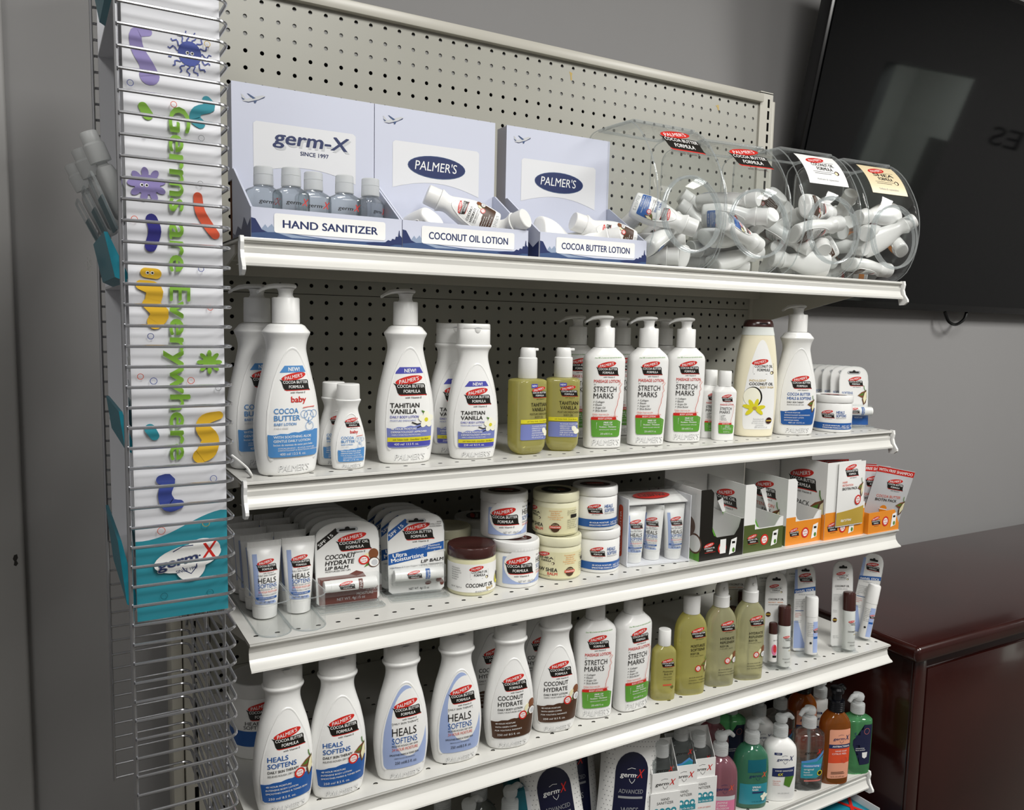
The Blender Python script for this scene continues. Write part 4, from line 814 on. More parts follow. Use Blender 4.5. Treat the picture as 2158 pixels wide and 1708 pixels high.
# ---- clear oil and soap bottles
def oil_bottle(name, label, prof, liq, prims, loc, rz, n, group=None, cat='oil bottle', dipr=0.0, scale=1.0):
    t = thing(name, label, cat, loc, rz, group); mb = MB(); oval(mb, prof, liq, n, 48); mb.build('body', t, ang=50)
    if dipr:
        mb = MB(); zb = prof[0][0] / 1000 + .006; zt = prof[-1][0] / 1000; lathe(mb, [(dipr, zb), (dipr, zt)], 'frost', 12); mb.build('dip_tube', t)
    if prims:
        mb = MB(); art(mb, prims, S_oval(prof, n), base=.0003, step=(3, 12)); mb.build('label', t)
    return t
def soap_pump(t, z, m='frost', ang=200, r=14.0, hc=20, L=27, top=40, dark=None):
    mb = MB(); R = r / 1000; zz = z / 1000
    pr = [(R, zz + .0005)]
    for i in range(5):
        q = zz + .002 + i * (hc - 4) / 5000; pr += [(R, q), (R, q + .0022), (R * .965, q + .0026), (R * .965, q + .003)]
    pr += [(R * .97, zz + hc / 1000 - .001), (R * .6, zz + hc / 1000)]
    lathe(mb, pr, m, 28); mb.build('collar', t)
    mb = MB(); zt = zz + top / 1000; lathe(mb, [(R * .6, zz + hc / 1000 + .0003), (R * .56, zt - .014), (R * .8, zt - .012), (R * .86, zt - .005), (R * .7, zt - .001), (R * .3, zt)], m, 24)
    d = Vector((cos(radians(ang)), sin(radians(ang)), 0))
    tube(mb, spl([tuple(d * 0 + Vector((0, 0, zt - .006))), tuple(d * .015 + Vector((0, 0, zt - .004))), tuple(d * L / 1400 + Vector((0, 0, zt - .005))), tuple(d * L / 1000 + Vector((0, 0, zt - .012)))], 4), [.0062 - .0026 * i / 12 for i in range(13)], m, 12); mb.build('pump_head', t)
# ================================================================ pump bottle shelf
ar4 = arch(32, 19.5, 157); ar2 = arch(31.5, 16.5, 135); ar5 = arch(19.5, 10, 73, .95)
LB = 'lotion_bottle'
t = lotion('pump_bottle', 'tall white baby lotion pump bottle with light blue label, in front beside the wire rack', P400, A_BABY, ar4, (-.026, -.3255, Z2), 7, (6, 38, 8), cat='pump bottle'); pump(t, 186)
dup(t, (-.0475, -.268, Z2), 5, 'tall white baby lotion pump bottle standing behind its twin beside the wire rack')
t = lotion(LB, 'small white baby lotion bottle with light blue label, in front of its twin', P50, A_BABYM, ar5, (.053, -.327, Z2), 0, (3.5, 24, 4.5)); screwcap(t, 91, 19.5, 14.9)
dup(t, (.0445, -.2935, Z2), 0, 'small white baby lotion bottle half hidden behind its twin')
t = lotion('pump_bottle', 'tall white vanilla lotion pump bottle with white flower and yellow stripe on the label', P400, A_TAH, ar4, (.140, -.3075, Z2), -4, (6, 42, 8), cat='pump bottle'); pump(t, 186, ang=186)
t = lotion(LB, 'white flip-cap vanilla lotion bottle with flower and yellow stripe, in front of its twin', P250, A_TAH2, ar2, (.240, -.3155, Z2), -8, (4.5, 42, 7)); flipcap(t, 161.5, 29, 23.8, 17.8)
dup(t, (.2311, -.266, Z2), -8, 'white flip-cap vanilla lotion bottle half hidden behind its twin')
POILV = spl([(0, 10, 8), (1, 16, 13), (4, 20, 17), (9, 23, 19.4), (18, 25, 21), (60, 25.6, 21.4), (104, 25.6, 21.4), (109, 24.6, 20.6), (111, 21, 18), (112, 13, 13)], 3)
t = oil_bottle('oil_bottle', 'square clear pump bottle of yellow body oil nearest the vanilla lotion bottles', POILV, 'oil', A_OILV, (.331, -.315, Z2), 0, 4.2, dipr=.003)
mb = MB(); lathe(mb, [(.0138, .1122), (.0143, .113), (.014, .1418), (.0125, .143)], 'capwhite', 32); mb.build('collar', t)
mb = MB(); lathe(mb, [(.0115, .1431), (.0118, .144), (.0112, .155), (.0098, .157)], 'capwhite', 28); box(mb, .004, .0165, -.0035, .0035, .1525, .1563, 'capwhite', bev=.001); mb.build('pump_head', t)
dup(t, (.398, -.309, Z2), -30, 'square clear pump bottle of yellow body oil nearest the massage lotion pumps')
t = lotion('pump_bottle', 'white massage lotion pump with green label, first of the front three from the oil bottles', PSTR, A_MASS(), None, (.4715, -.313, Z2), -16, (6.5, 44, 9), n=2.8, cat='pump bottle'); pump(t, 157.5, 15.6, 31, 48.5, 33, 182, stem=8.4)
dup(t, (.556, -.317, Z2), -17, 'white massage lotion pump with green label, middle one of the front three')
dup(t, (.638, -.314, Z2), -18, 'white massage lotion pump with green label, third of the front three, beside the mini bottles')
dup(t, (.4955, -.205, Z2), -16, 'white massage lotion pump in the back row, behind the oil bottles')
dup(t, (.589, -.205, Z2), -16, 'white massage lotion pump in the middle of the back row of three')
dup(t, (.685, -.205, Z2), -16, 'white massage lotion pump in the back row, farthest from the oil bottles')
t = lotion(LB, 'mini white massage lotion bottle with green label block, in front of its twin', PMIN, shift(A_MASS()[1:], 0, 1.5, .57), None, (.720, -.325, Z2), -18, n=2.8); screwcap(t, 92, 26.5, 11.2)
dup(t, (.7187, -.293, Z2), -18, 'mini white massage lotion bottle half hidden behind its twin')
A_WASH = [('P', 'paper', arch(29, 14, 172))] + logo(2, 123, 42, 'COCONUT OIL', 'FORMULE', False, 'box') + [T('gold', 'INDULGENT', -21, 99, 3.6, 30), T('ink', 'COCONUT OIL', -21, 92.5, 4.6, 44, 'l', 0, 0, .03), T('gold', 'BODY WASH', -2, 87, 3.8, 26), E('black', -13, 72, 16, 18, 10), E('petal', -14.5, 71.5, 14.5, 17, 10), *[E('yellow', -10 + 11 * cos(radians(a)), 52 + 8 * sin(radians(a)), 9, 3.6, a) for a in (10, 75, 120, 165, 225, 320)], E('gold', -10, 52, 4, 3), *rows('grey', ['Formulated with', 'coconut milk and', 'fair trade coconut', 'moisturising'], 8, 32, 2, 3.6, 'r'), E('brown', 18, 30, 6, 5.6), B('gold', 12.5, 28.6, 23.5, 31), T('grey', '400 ml/13.5 fl. oz.', 4, 17, 2.6, 24, 'c')]
t = lotion('body_wash', 'cream coconut body wash bottle with dark brown cap', PWASH, A_WASH, None, (.8115, -.308, Z2), -22, None, 'cream', 2.4, cat='body wash')
mb = MB(); oval(mb, [(180, 29.15, 19.75), (183, 28.5, 19.6), (189, 27.0, 19.1), (194.3, 25.9, 18.8)], 'creamtop', 2.4, 48, False, False); mb.build('fill_line', t)
mb = MB(); oval(mb, [(194.6, 26.5, 19.2), (196, 26.4, 19.2), (200, 25.6, 18.4), (205, 23.6, 16.8), (207, 21, 14.6)], 'brown', 2.4, 44); box(mb, -.006, .009, -.0195, -.015, .2000, .2012, 'blackcap'); mb.build('cap', t)
t = lotion('pump_bottle', 'tall white lotion pump with dark blue label, beside the brown-capped body wash', P400, A_HSP, ar4, (.8995, -.3195, Z2), -25, (6, 42, 8), cat='pump bottle'); pump(t, 186, 16.7, 32, 49, 32, 190)
jar('cream_jar', 'white cream jar with blue band at the end of the pump bottle shelf', (1.017, -.313, Z2), -58, 36, 55.5, 14, A_JH, lidart=LIDL)
t = None
for i in range(6):
    y = -.299 + i * .0195; nm = ['foremost of its row', 'second', 'third', 'fourth', 'fifth', 'rearmost'][i]
    lb = 'white blue-footed lip balm card beside the cream jar, ' + (nm if i == 0 else nm + ' from the front')
    if t is None: t = balm_card('lip_balm_card', lb, (1.100, y, Z2), -26, A_CSS, stick_h(CB_STICK), w=60, h=117, tilt=6)
    else: dup(t, (1.100 - .0015 * i, y, Z2), None, lb)
# ================================================================ tube and jar shelf
t = thing('tube_tray', 'clear plastic two-channel tray holding white cream tubes', 'tray', (0, 0, Z3))
for cx in (-.0535, -.0105):
    mb = MB(); poly = [(.0205 * cos(pi + pi * i / 14), -.364 + .0205 * sin(pi + pi * i / 14)) for i in range(15)]
    full = poly + [(.0205, -.12), (-.0205, -.12)]
    full = [(cx + a, b) for a, b in full]; vs = [(a, b, z) for z in (.0005, .042) for a, b in full]; n = len(full)
    mb.add(vs, [(i, i + 1, n + i + 1, n + i) for i in range(n - 1)], 'clear', True)
    mb.add([(a, b, .0008) for a, b in full], [tuple(range(n))], 'clear', False)
    tube(mb, [(a, b, .042) for a, b in full], .0008, 'rimclear', 5, True)
    tube(mb, [(a, b, .001) for a, b in full], .0009, 'rimclear', 5, True)
    mb.build('channel', t)
A_T = None; ords = ['foremost', 'second', 'third', 'fourth', 'rearmost']
for ci, (cx, cn) in enumerate(((-.0515, 'beside the wire rack'), (-.008, 'beside the coconut lip balms'))):
    for i in range(5):
        loc = (cx - .0008 * i, -.309 + i * .036, Z3 + .0015); lb = 'white cream tube standing on its cap, %s of the column %s' % (ords[i], cn)
        if A_T is None:
            A_T = thing('cream_tube', lb, 'cream tube', loc, -3); tube_body(A_T, A_TUBE)
        else: dup(A_T, loc, [-3, 2, -5, 4, 8][i] - 3 * ci, lb)
    t = None
for i in range(7):
    lb = 'white coconut lip balm card with brown base, %s of its row of seven' % ['foremost', 'second', 'third', 'fourth', 'fifth', 'sixth', 'rearmost'][i]
    loc = (.057 - .001 * i, -.317 + i * .0225, Z3)
    if t is None: t = balm_card('lip_balm_card', lb, loc, -5, A_CCO, stick_h(CO_STICK), w=78, h=117, tilt=5); t.scale = (1.12, 1, .935)
    else: dup(t, loc, None, lb)
t = None
for i in range(4):
    lb = 'white lip balm card with slanted blue stripes, %s of its row of four' % ['foremost', 'second', 'third', 'rearmost'][i]
    loc = (.1555 - .001 * i, -.318 + i * .024, Z3)
    if t is None: t = balm_card('lip_balm_card', lb, loc, -10, A_CCB, stick_h(CB_STICK), w=74, h=116, tilt=5); t.scale = (1.1, 1, .955)
    else: dup(t, loc, None, lb)
J = 'balm_jar'
jar(J, 'pale coconut balm jar with glossy dark brown lid', (.2345, -.331, Z3), -23, 35, 53, 15, A_JO, 'brown', 'balm')
a = jar('cream_jar', 'white cream jar with pale blue label, bottom of its stack beside the brown-lidded jar', (.3075, -.330, Z3), -25, 35.5, 53, 14, A_JC, lidart=LIDL)
dup(a, (.3005, -.306, Z3 + .0672), -33, 'white cream jar with pale blue label, on top of its twin')
a = jar(J, 'pale yellow raw shea balm jar, bottom of its stack', (.3845, -.328, Z3), -32, 35.5, 51, 14, A_JS, 'shea', 'shea')
b = dup(a, (.3845, -.319, Z3 + .0652), -63, 'pale yellow raw shea balm jar with a dark printed lid, on top of its twin')
mb = MB(); art(mb, [E('black', 0, 0, 23, 23), E('coconut', 6, 4, 7, 5), E('leaf', -8, 2, 6, 4), T('paper', 'SHEA', 0, -9, 5, 22, 'c')], lambda u, v, d: (u / 1000, v / 1000, .0641 + d), base=.0005); mb.build('lid_label', b)
a = jar('cream_jar', 'white cream jar with deep blue band, bottom of its stack beside the wrapped tube set', (.4595, -.3265, Z3), -28, 35.5, 53, 14, A_JH, lidart=LIDL)
dup(a, (.4535, -.3245, Z3 + .0672), -28, 'white cream jar with deep blue band, on top of its twin')
jar(J, 'pale green-yellow balm jar in the shade behind the brown-lidded jar', (.243, -.235, Z3), 60, 35.5, 56, 14.5, A_JS, 'shea', 'shea')
jar('cream_jar', 'white cream jar deep in the shade behind the jar stacks', (.318, -.185, Z3), 60, 35.5, 53, 14, A_JH, lidart=LIDL)
# wrapped set of three tubes
t = thing('gift_tray', 'white card tray with red oval logo wrapped in clear film around three tubes', 'gift set', (.5575, -.363, Z3), -9)
W_, D_, H_ = .116, .056, .109
mb = MB(); box(mb, -W_ / 2, W_ / 2, 0.002, D_, .0005, .003, 'cardboard'); box(mb, -W_ / 2, -W_ / 2 + .0015, .004, D_, .003, H_, 'cardboard'); box(mb, W_ / 2 - .0015, W_ / 2, .004, D_, .003, H_, 'cardboard'); box(mb, -W_ / 2, W_ / 2, D_ - .0015, D_, .003, H_, 'cardboard'); mb.build('tray', t)
mb = MB(); prism(mb, [(-W_ / 2, 0), (W_ / 2, 0), (W_ / 2, .03), (-W_ / 2, .03)], lambda u, v: (u, D_ - .0 - v * 1.45, H_ - .010 + .011 * (1 - v / .03)), lambda u, v: (u, D_ - .0 - v * 1.45, H_ - .012 + .011 * (1 - v / .03)), 'label'); mb.build('top_flap', t)
mb = MB(); art(mb, [E('red', 0, 0, 34, 11), T('ink', "PALMER'S", 0, -4, 8, 48, 'c', 0, .1, .02)], lambda u, v, d: (-u / 1000, .033 - v / 1000, H_ - .0035 - v * .00025 + d + .0005), base=.001); mb.build('flap_logo', t)
mb = MB(); art(mb, [RR('redor', 22, 12, 36, 96, 6), T('paper', 'COCOA BUTTER', 31.5, 20, 5, 66, 'l', 90)], S_plane((-W_ / 2, D_, 0), (0, -1, 0), (0, 0, 1), (-1, 0, 0)), base=.0004)
mb.build('side_print', t)
mb = MB(); R_ = random.Random(4)
for k in range(2):
    y = -.0035 if k == 0 else D_ + .003; n = 7; m_ = 6; vs = []
    for i in range(n + 1):
        for j in range(m_ + 1): vs.append((-W_ / 2 - .003 + (W_ + .006) * i / n, y + R_.uniform(-.0022, .0022), (H_ + .004) * j / m_))
    mb.add(vs, [(i * (m_ + 1) + j, (i + 1) * (m_ + 1) + j, (i + 1) * (m_ + 1) + j + 1, i * (m_ + 1) + j + 1) for i in range(n) for j in range(m_)], 'clear', False)
vs = []
for i in range(9):
    for j in range(5): vs.append((-W_ / 2 - .003 + (W_ + .006) * i / 8, -.0035 + (D_ + .0065) * j / 4, H_ + .004 + R_.uniform(0, .003) + (.014 if (i in (7, 8) and j < 3) else 0)))
mb.add(vs, [(i * 5 + j, (i + 1) * 5 + j, (i + 1) * 5 + j + 1, i * 5 + j + 1) for i in range(8) for j in range(4)], 'clear', False)
mb.build('film_wrap', t)
for i, (x, y, nm) in enumerate(((-.037, .0205, 'nearest the blue-banded jars'), (.0005, .0265, 'in the middle, turned aside'), (.0365, .0205, 'nearest the black box'))):
    c, s_ = cos(radians(-9)), sin(radians(-9))
    o = dup(A_T, (.5575 + x * c - y * s_, -.363 + x * s_ + y * c, Z3 + .003), [-24, -55, -18][i], 'white cream tube inside the clear-wrapped tray, ' + nm); o.scale = (.86, .86, .92)
# ---- printed counter boxes with sachets
def counter_box(label, loc, W, D, hp, low, hr, pil, col, sidecol, sideart, frontart, back=.035, full=None, topc='label'):
    t = thing('counter_box', label, 'display box', loc, 0); th = .0012
    mb = MB()
    poly = [(0, 0), (W, 0), (W, hr), (W - .006, hr), (W - .010, low + .012), (W - .02, low), (pil + .012, low), (pil + .004, low + .004), (pil, low + .012), (pil, hp - .006), (pil - .006, hp), (0, hp)]
    if full: poly = [(0, 0), (W, 0), (W, hr), (W - .012, hr), (W - .018, hp), (0, hp)] if full == 1 else [(0, 0), (W, 0), (W, hr), (W - .01, low), (.01, low), (0, hp)]
    prism(mb, poly, lambda u, v: (u, 0, v), lambda u, v: (u, th, v), topc); mb.build('front_panel', t)
    for x, nm in ((0, 'side_panel'), (W - th, 'side_panel')):
        mb = MB(); hs = hp if x == 0 else hr
        prism(mb, [(th, 0), (D, 0), (D, hs + .004), (D * .7, hs + .002), (th, hs)][::-1], lambda u, v: (x, u, v), lambda u, v: (x + th, u, v), sidecol); mb.build(nm, t)
    mb = MB(); box(mb, 0, W, D, D + th, 0, hp + back, sidecol); mb.build('back_panel', t)
    mb = MB(); box(mb, th, W - th, th, D, .0003, .0013, sidecol); mb.build('base', t)
    mb = MB(); art(mb, frontart, S_flat(0, 0, 0), base=.0002); mb.build('front_print', t)
    if sideart:
        mb = MB(); art(mb, sideart, S_plane((0, D, 0), (0, -1, 0), (0, 0, 1), (-1, 0, 0)), base=.0002); mb.build('side_print', t)
    return t
def sachet(name, label, loc, rot, w, h, prims, m='label', cat='sachet'):
    t = thing(name, label, cat, loc); t.rotation_euler = tuple(radians(a) for a in rot)
    mb = MB(); nx, nz = 8, 12; vs = []
    for sgn in (-1, 1):
        for i in range(nx + 1):
            for j in range(nz + 1):
                a, b = i / nx, j / nz; th = .0008 + .0075 * (sin(pi * a) ** .7) * (sin(pi * min(1, max(0, (b - .05) / .85))) ** .7)
                vs.append((-w / 2 + w * a, sgn * th * .5, h * b))
    q = (nx + 1) * (nz + 1); f = lambda i, j: i * (nz + 1) + j; fs = []
    for i in range(nx):
        for j in range(nz):
            fs += [(f(i, j), f(i + 1, j), f(i + 1, j + 1), f(i, j + 1)), (q + f(i, j), q + f(i, j + 1), q + f(i + 1, j + 1), q + f(i + 1, j))]
    mb.add(vs, fs, m, True); mb.build('pouch', t, ang=70)
    def S(u, v, d=0):
        a = max(0, min(1, u / (w * 1000) + .5)); b = max(0, min(1, v / (h * 1000)))
        return (u / 1000, -.5 * (.0008 + .0075 * (sin(pi * a) ** .7) * (sin(pi * min(1, max(0, (b - .05) / .85))) ** .7)) - d, v / 1000)
    mb = MB(); art(mb, prims, S, base=.0003, step=(6, 8)); mb.build('print', t)
    return t
A_GS = [Pg('green', [(-38, 2), (38, 2), (38, 80), (0, 74), (-38, 84)]), *rows('paper', ['NOURISHES', 'Olive Oil Formula', 'smooths and softens'], -30, 60, 4, 8)] + badge(-20, 92, 8)
A_WS = logo(-2, 96, 36) + [T('redor', 'HAIR', -26, 78, 3.6), T('redor', 'RETENTION', -26, 72.5, 3.6, 26), T('ink', 'BIOTIN PACK', -26, 66, 4.4, 38, 'l', 0, 0, .02), Pg('gold', [(-36, 2), (36, 2), (36, 34), (-36, 26)]), T('paper', 'BIOTIN', -24, 8, 5, 26, 'l', 0, 0, .03)] + pod(22, 66, 1) + badge(15, 46, 9)
A_SS = [Pg('red', [(-37, 106), (37, 106), (37, 117), (-37, 117)]), T('paper', 'WITH FREE SHAMPOO', -34, 108.6, 5.4, 68, 'l', 0, 0, .03)] + logo(6, 84, 36) + [T('redor', 'COCOA BUTTER', -24, 58, 5, 48, 'l', 4), T('ink', 'BIOTIN PACK', -24, 50.5, 5, 42, 'l', 4, 0, .02), E('orange', -4, 36, 7, 8), B('paper', -12, 35, 4, 37)] + pod(28, 46, 1.1)
f1 = lambda W, k=30, l1='COCOA BUTTER': shift(logo(0, 0, k, l1, 'FORMULA'), 22, 20) + badge(50, 19, 9.5) + [Pg('paper', [(66, 6), (80, 9), (83, 34), (70, 31)]), B('black', 72, 24, 79, 28), E('leaf', 76, 13, 3, 4)]
counter_box('black and white counter box printed with coconuts, green base on its side', (.626, -.380, Z3), .098, .09, .118, .036, .062, .027, 'black', 'label',
            [B('green', 0, 0, 90, 30), E('husk', 62, 55, 16, 17), E('husk', 78, 28, 17, 17), E('paper', 78, 28, 14, 14)], shift(f1(98, 28, 'COCONUT OIL'), 0, -2) + [B('paper', 45, 8, 58, 32)], topc='black', back=.02)
counter_box('olive green and white counter box with olives printed on its side', (.727, -.378, Z3), .095, .095, .118, .04, .055, .026, 'dgreen', 'label',
            shift(logo(0, 0, 52, 'OLIVE OIL'), 52, 84) + [T('ink', 'CONDITIONING', 20, 52, 6, 54), E('leaf', 66, 48, 6, 14, 30), E('leaf', 78, 44, 6, 14, -15), E('leaf', 70, 34, 8, 7), E('green', 80, 30, 7, 7), B('black', 60, 0, 95, 24)], [B('dgreen', 0, 0, 95, 39), B('dgreen', 0, 39, 26, 48)] + f1(95, 28, 'OLIVE OIL'), back=.02)
counter_box('orange and white counter box between the olive green and tall orange boxes', (.831, -.377, Z3), .091, .1, .119, .042, .056, .024, 'orange', 'label',
            shift(logo(0, 0, 52), 50, 88) + [T('redor', 'RETENTION', 20, 62, 6, 52), T('ink', 'PACK', 44, 53, 6, 22)] + pod(74, 46, 1.5) + [Pg('dgreen', [(20, 0), (100, 0), (100, 36), (60, 28), (20, 34)])], [B('orange', 0, 0, 91, 41.5), B('orange', 0, 41, 24, 50)] + f1(91, 26), back=.02)
counter_box('tall orange and white counter box with large oval logo', (.925, -.383, Z3), .110, .125, .142, .06, .062, .03, 'orange', 'label',
            shift(logo(0, 0, 66), 72, 98) + [T('ink', 'PACK', 60, 56, 9, 30)] + pod(106, 52, 2) + [Pg('orange', [(40, 0), (125, 0), (125, 48), (80, 40), (40, 46)])], [B('orange', 0, 0, 110, 50)] + f1(110, 30), back=.012, full=1)
counter_box('low orange counter box at the end of the shelf holding silver sachets', (1.0395, -.390, Z3), .092, .13, .040, .04, .042, .0, 'orange', 'orange',
            None, [B('orange', 0, 0, 92, 40)] + shift(f1(92, 28), 0, 1), back=.0, full=2, topc='orange')
g1 = sachet('sachet', 'green and white sachet leaning inside the black coconut box', (.668, -.350, Z3 + .008), (-14, -20, 0), .060, .088, shift(A_GS, 0, 0, .8))
dup(g1, (.772, -.348, Z3 + .012), None, 'green and white sachet leaning inside the olive green box')
g2 = sachet('sachet', 'white and orange sachet leaning inside the orange box beside the olive green box', (.870, -.348, Z3 + .010), (-13, -14, 0), .060, .095, shift(A_WS, 0, 0, .83))
dup(g2, (.989, -.3855, Z3 + .022), None, 'white biotin sachet standing at the front of the tall orange box', rot=(0, 0, 0)).scale = (1.25, 1, 1.25)
s_ = sachet('sachet', 'silver sachet with red free shampoo band, foremost in the low orange box', (1.096, -.371, Z3 + .006), (8, 10, -26), .074, .118, A_SS, 'foil')
for i, (x, y, r, nm) in enumerate(((1.079, -.350, 4, 'second'), (1.074, -.331, 2, 'third'), (1.068, -.312, 0, 'fourth'), (1.064, -.292, -2, 'rearmost'))):
    dup(s_, (x, y, Z3 + .006), None, 'silver sachet with red free shampoo band, %s from the front in the low orange box' % nm, rot=(radians(4 - 3 * i), radians(r), radians(-22)))
A_DK = [Pg('maroon', [(-36, 100), (36, 100), (36, 117), (-36, 117)]), T('pink', 'FREE SHAMPOO', 0, 105, 6, 60, 'c')]
d0 = sachet('sachet', 'dark red topped sachet standing behind the tall orange box, front one of three', (.985, -.232, Z3 + .003), (0, 0, 0), .074, .158, shift(A_DK, 0, 40), 'foil')
dup(d0, (.985, -.212, Z3 + .003), None, 'dark red topped sachet standing behind the tall orange box, middle one of three', rot=(0, .03, 0))
dup(d0, (.982, -.192, Z3 + .003), None, 'dark red topped sachet standing behind the tall orange box, rear one of three', rot=(0, -.02, 0))
# ================================================================ lotion and oil shelf
HS = lotion(LB, 'white flip-cap lotion bottle with deep blue label and cocoa pod, nearest the wire rack', P250, A_HS(), ar2, (-.0415, -.357, Z4), 0, (4.5, 42, 7)); flipcap(HS, 161.5, 29, 23.8, 17.8)
dup(HS, (.0285, -.357, Z4), -2, 'white flip-cap lotion bottle with deep blue label and cocoa pod, beside the periwinkle-label bottles')
t = lotion(LB, 'white flip-cap lotion bottle with periwinkle label, beside the deep blue label bottles', P250, A_OLD(), ar2, (.1165, -.358, Z4), -4, (4.5, 42, 7)); flipcap(t, 161.5, 29, 23.8, 17.8)
dup(t, (.1995, -.357, Z4), -5, 'white flip-cap lotion bottle with periwinkle label, beside the brown label bottles')
t = lotion(LB, 'white flip-cap lotion bottle with brown label and coconuts, beside the periwinkle-label bottles', P250, A_COCO, ar2, (.2845, -.359, Z4), -10, (4.5, 42, 7)); flipcap(t, 161.5, 29, 23.8, 17.8)
dup(t, (.3685, -.351, Z4), -12, 'white flip-cap lotion bottle with brown label and coconuts, beside the green label bottles')
dup(t, (.300, -.262, Z4), 0, 'white lotion bottle in the back row between the periwinkle and brown label bottles')
dup(t, (.392, -.255, Z4), 0, 'white lotion bottle in the back row between the two brown label bottles')
t = lotion(LB, 'white disc-cap massage lotion bottle with green label, beside the brown label bottles', PSTR, A_MASS(), None, (.4455, -.347, Z4), -15, (6.5, 44, 9), n=2.8); screwcap(t, 157.5, 24, 15.4)
dup(t, (.5145, -.354, Z4), 2, 'white disc-cap massage lotion bottle with green label, beside the small oil bottle')
jar('cream_jar', 'large white cream jar with blue striped label behind the lotion bottle nearest the wire rack', (-.036, -.20, Z4), -8, 40, 88, 20, [B('blue', -60, 20, 60, 42), *[Ln('lblue', [(-60, z), (60, z)], .8) for z in (26, 31, 36)]] + logo(2, 66, 44) + [T('ink', 'HEALS', -22, 51, 5, 24), T('ink', 'SOFTENS', -24, 45, 5, 32)])
PB = spl([(0, 14, 9), (1, 18.5, 11.5), (4, 20, 12.6), (45, 20.4, 13), (76, 20, 12.8), (84, 17.6, 12), (89, 12, 10.4), (91, 9.8, 9.6)], 3)
PM = spl([(0, 20, 12), (1.5, 25, 15.5), (5, 26.8, 16.6), (60, 27.6, 17), (100, 27.6, 17), (116, 26, 16.4), (127, 21, 15), (134, 15, 13.4), (137, 12.6, 12.6)], 3)
t = oil_bottle('oil_bottle', 'small bottle of golden bath oil with white cap', PB, 'oil', A_BATH, (.582, -.355, Z4), -20, 2.6); screwcap(t, 91, 26, 10.6)
t = oil_bottle('oil_bottle', 'tall bottle of golden body oil with slanted white cap, beside the small oil bottle', PM, 'oil', A_OIL('MOISTURIZE', 'SOFTENS', 'FOR DRY SKIN', 'cb', pod(19, 50, .8)), (.637, -.357, Z4), -14, 2.6)
mb = MB(); loft(mb, [ring(.0136, .0136, 2, 28, .1372), ring(.014, .014, 2, 28, .1385), [(x, y, z + y * -.18) for x, y, z in ring(.0142, .0142, 2, 28, .165)], [(x, y, z + y * -.18) for x, y, z in ring(.0125, .0125, 2, 28, .1665)]], 'capwhite'); mb.build('cap', t)
t = oil_bottle('spray_bottle', 'pale body oil spray bottle beside the tall golden oil bottle', PM, 'oilpale', shift(A_OIL('HYDRATE', 'REPLENISH', 'FOR DRY SKIN', 'co', nuts(18, 49, .85)), 0, 0), (.7045, -.357, Z4), -16, 2.6, cat='spray bottle', dipr=.0018)
mb = MB(); lathe(mb, [(.0125, .1372), (.0138, .1382), (.0138, .156), (.0128, .157)], 'capwhite', 32); mb.build('collar', t)
mb = MB(); loft(mb, [ring(.0105, .0105, 2.4, 24, .1572), ring(.0108, .0105, 2.6, 24, .163), ring(.0095, .0085, 2.8, 24, .172), [(x, y - .001, z) for x, y, z in ring(.0075, .0065, 2.6, 24, .1805)], [(x, y - .001, z) for x, y, z in ring(.006, .005, 2.4, 24, .182)]], 'capwhite'); tube(mb, [(0, -.006, .1705), (0, -.0115, .1705)], .0022, 'capwhite', 10); mb.build('spray_head', t)
dup(t, (.7685, -.362, Z4), -18, 'pale body oil spray bottle beside the swivel stick cards')
s2 = [(-.010, .0075, .012, .062, .082, 'white', 'brown', STH), (.010, .0112, .004, .078, .112, 'creamtop', 'brown', STB)]
w1 = swivel('swivel_stick', 'slim white card with two brown-capped sticks, beside the spray bottles', (.853, -.350, Z4), -28, A_SWC, s2)
s3 = [(.007, .0115, .004, .074, .112, 'white', 'white', STW)]
w2 = swivel('swivel_stick', 'slim white card with slanted blue band and white stick, second card from the spray bottles', (.946, -.337, Z4), -28, A_SWB, s3)
s4 = [(.006, .0115, .004, .078, .113, 'creamtop', 'brown', STB)]
w3 = swivel('swivel_stick', 'slim white card with one brown-capped stick, between the two white-stick cards', (1.030, -.356, Z4), -28, A_SWP, s4)
dup(w2, (1.112, -.332, Z4), None, 'slim white card with blue band and white stick at the end of its shelf', rot=(radians(-6), radians(9), radians(-42)))
dup(w1, (.850, -.255, Z4), None, 'slim white card in the shade behind the card with two brown-capped sticks')
dup(w3, (.934, -.255, Z4), None, 'slim white card in the shade behind the first blue-band card')
dup(w3, (1.010, -.262, Z4), None, 'slim white card with brown-capped stick, between the first blue-band card and the front brown-capped card')
dup(w1, (1.052, -.205, Z4), None, 'slim white card farthest back under the shelf end')
# ================================================================ hand soap shelf
PS = spl([(0, 22, 14), (1.5, 29, 19), (6, 31, 21), (40, 32.4, 22), (80, 32, 21.6), (98, 29, 20.4), (109, 22, 18), (115, 14, 14), (118, 11.5, 11.5), (121, 11, 11)], 3)
PSW = spl([(0, 22, 14), (1.5, 29, 19), (6, 30.6, 21), (60, 31.4, 22), (95, 30.6, 21.4), (106, 26, 19.4), (113, 18, 16), (118, 12.4, 12.4), (121, 11.6, 11.6)], 3)
PSC = spl([(0, 22, 15), (1.5, 28, 18.6), (5, 29.6, 20), (60, 30.4, 20.4), (104, 30, 20.2), (111, 26.4, 19), (115, 16, 15), (117, 10, 10), (121, 9.4, 9.4)], 3)
PSO = spl([(0, 22, 15), (1.5, 28, 19), (5, 29.6, 20), (60, 30.4, 20.6), (112, 29.6, 20.2), (128, 25, 18.6), (138, 17, 15), (143, 12, 12)], 3)
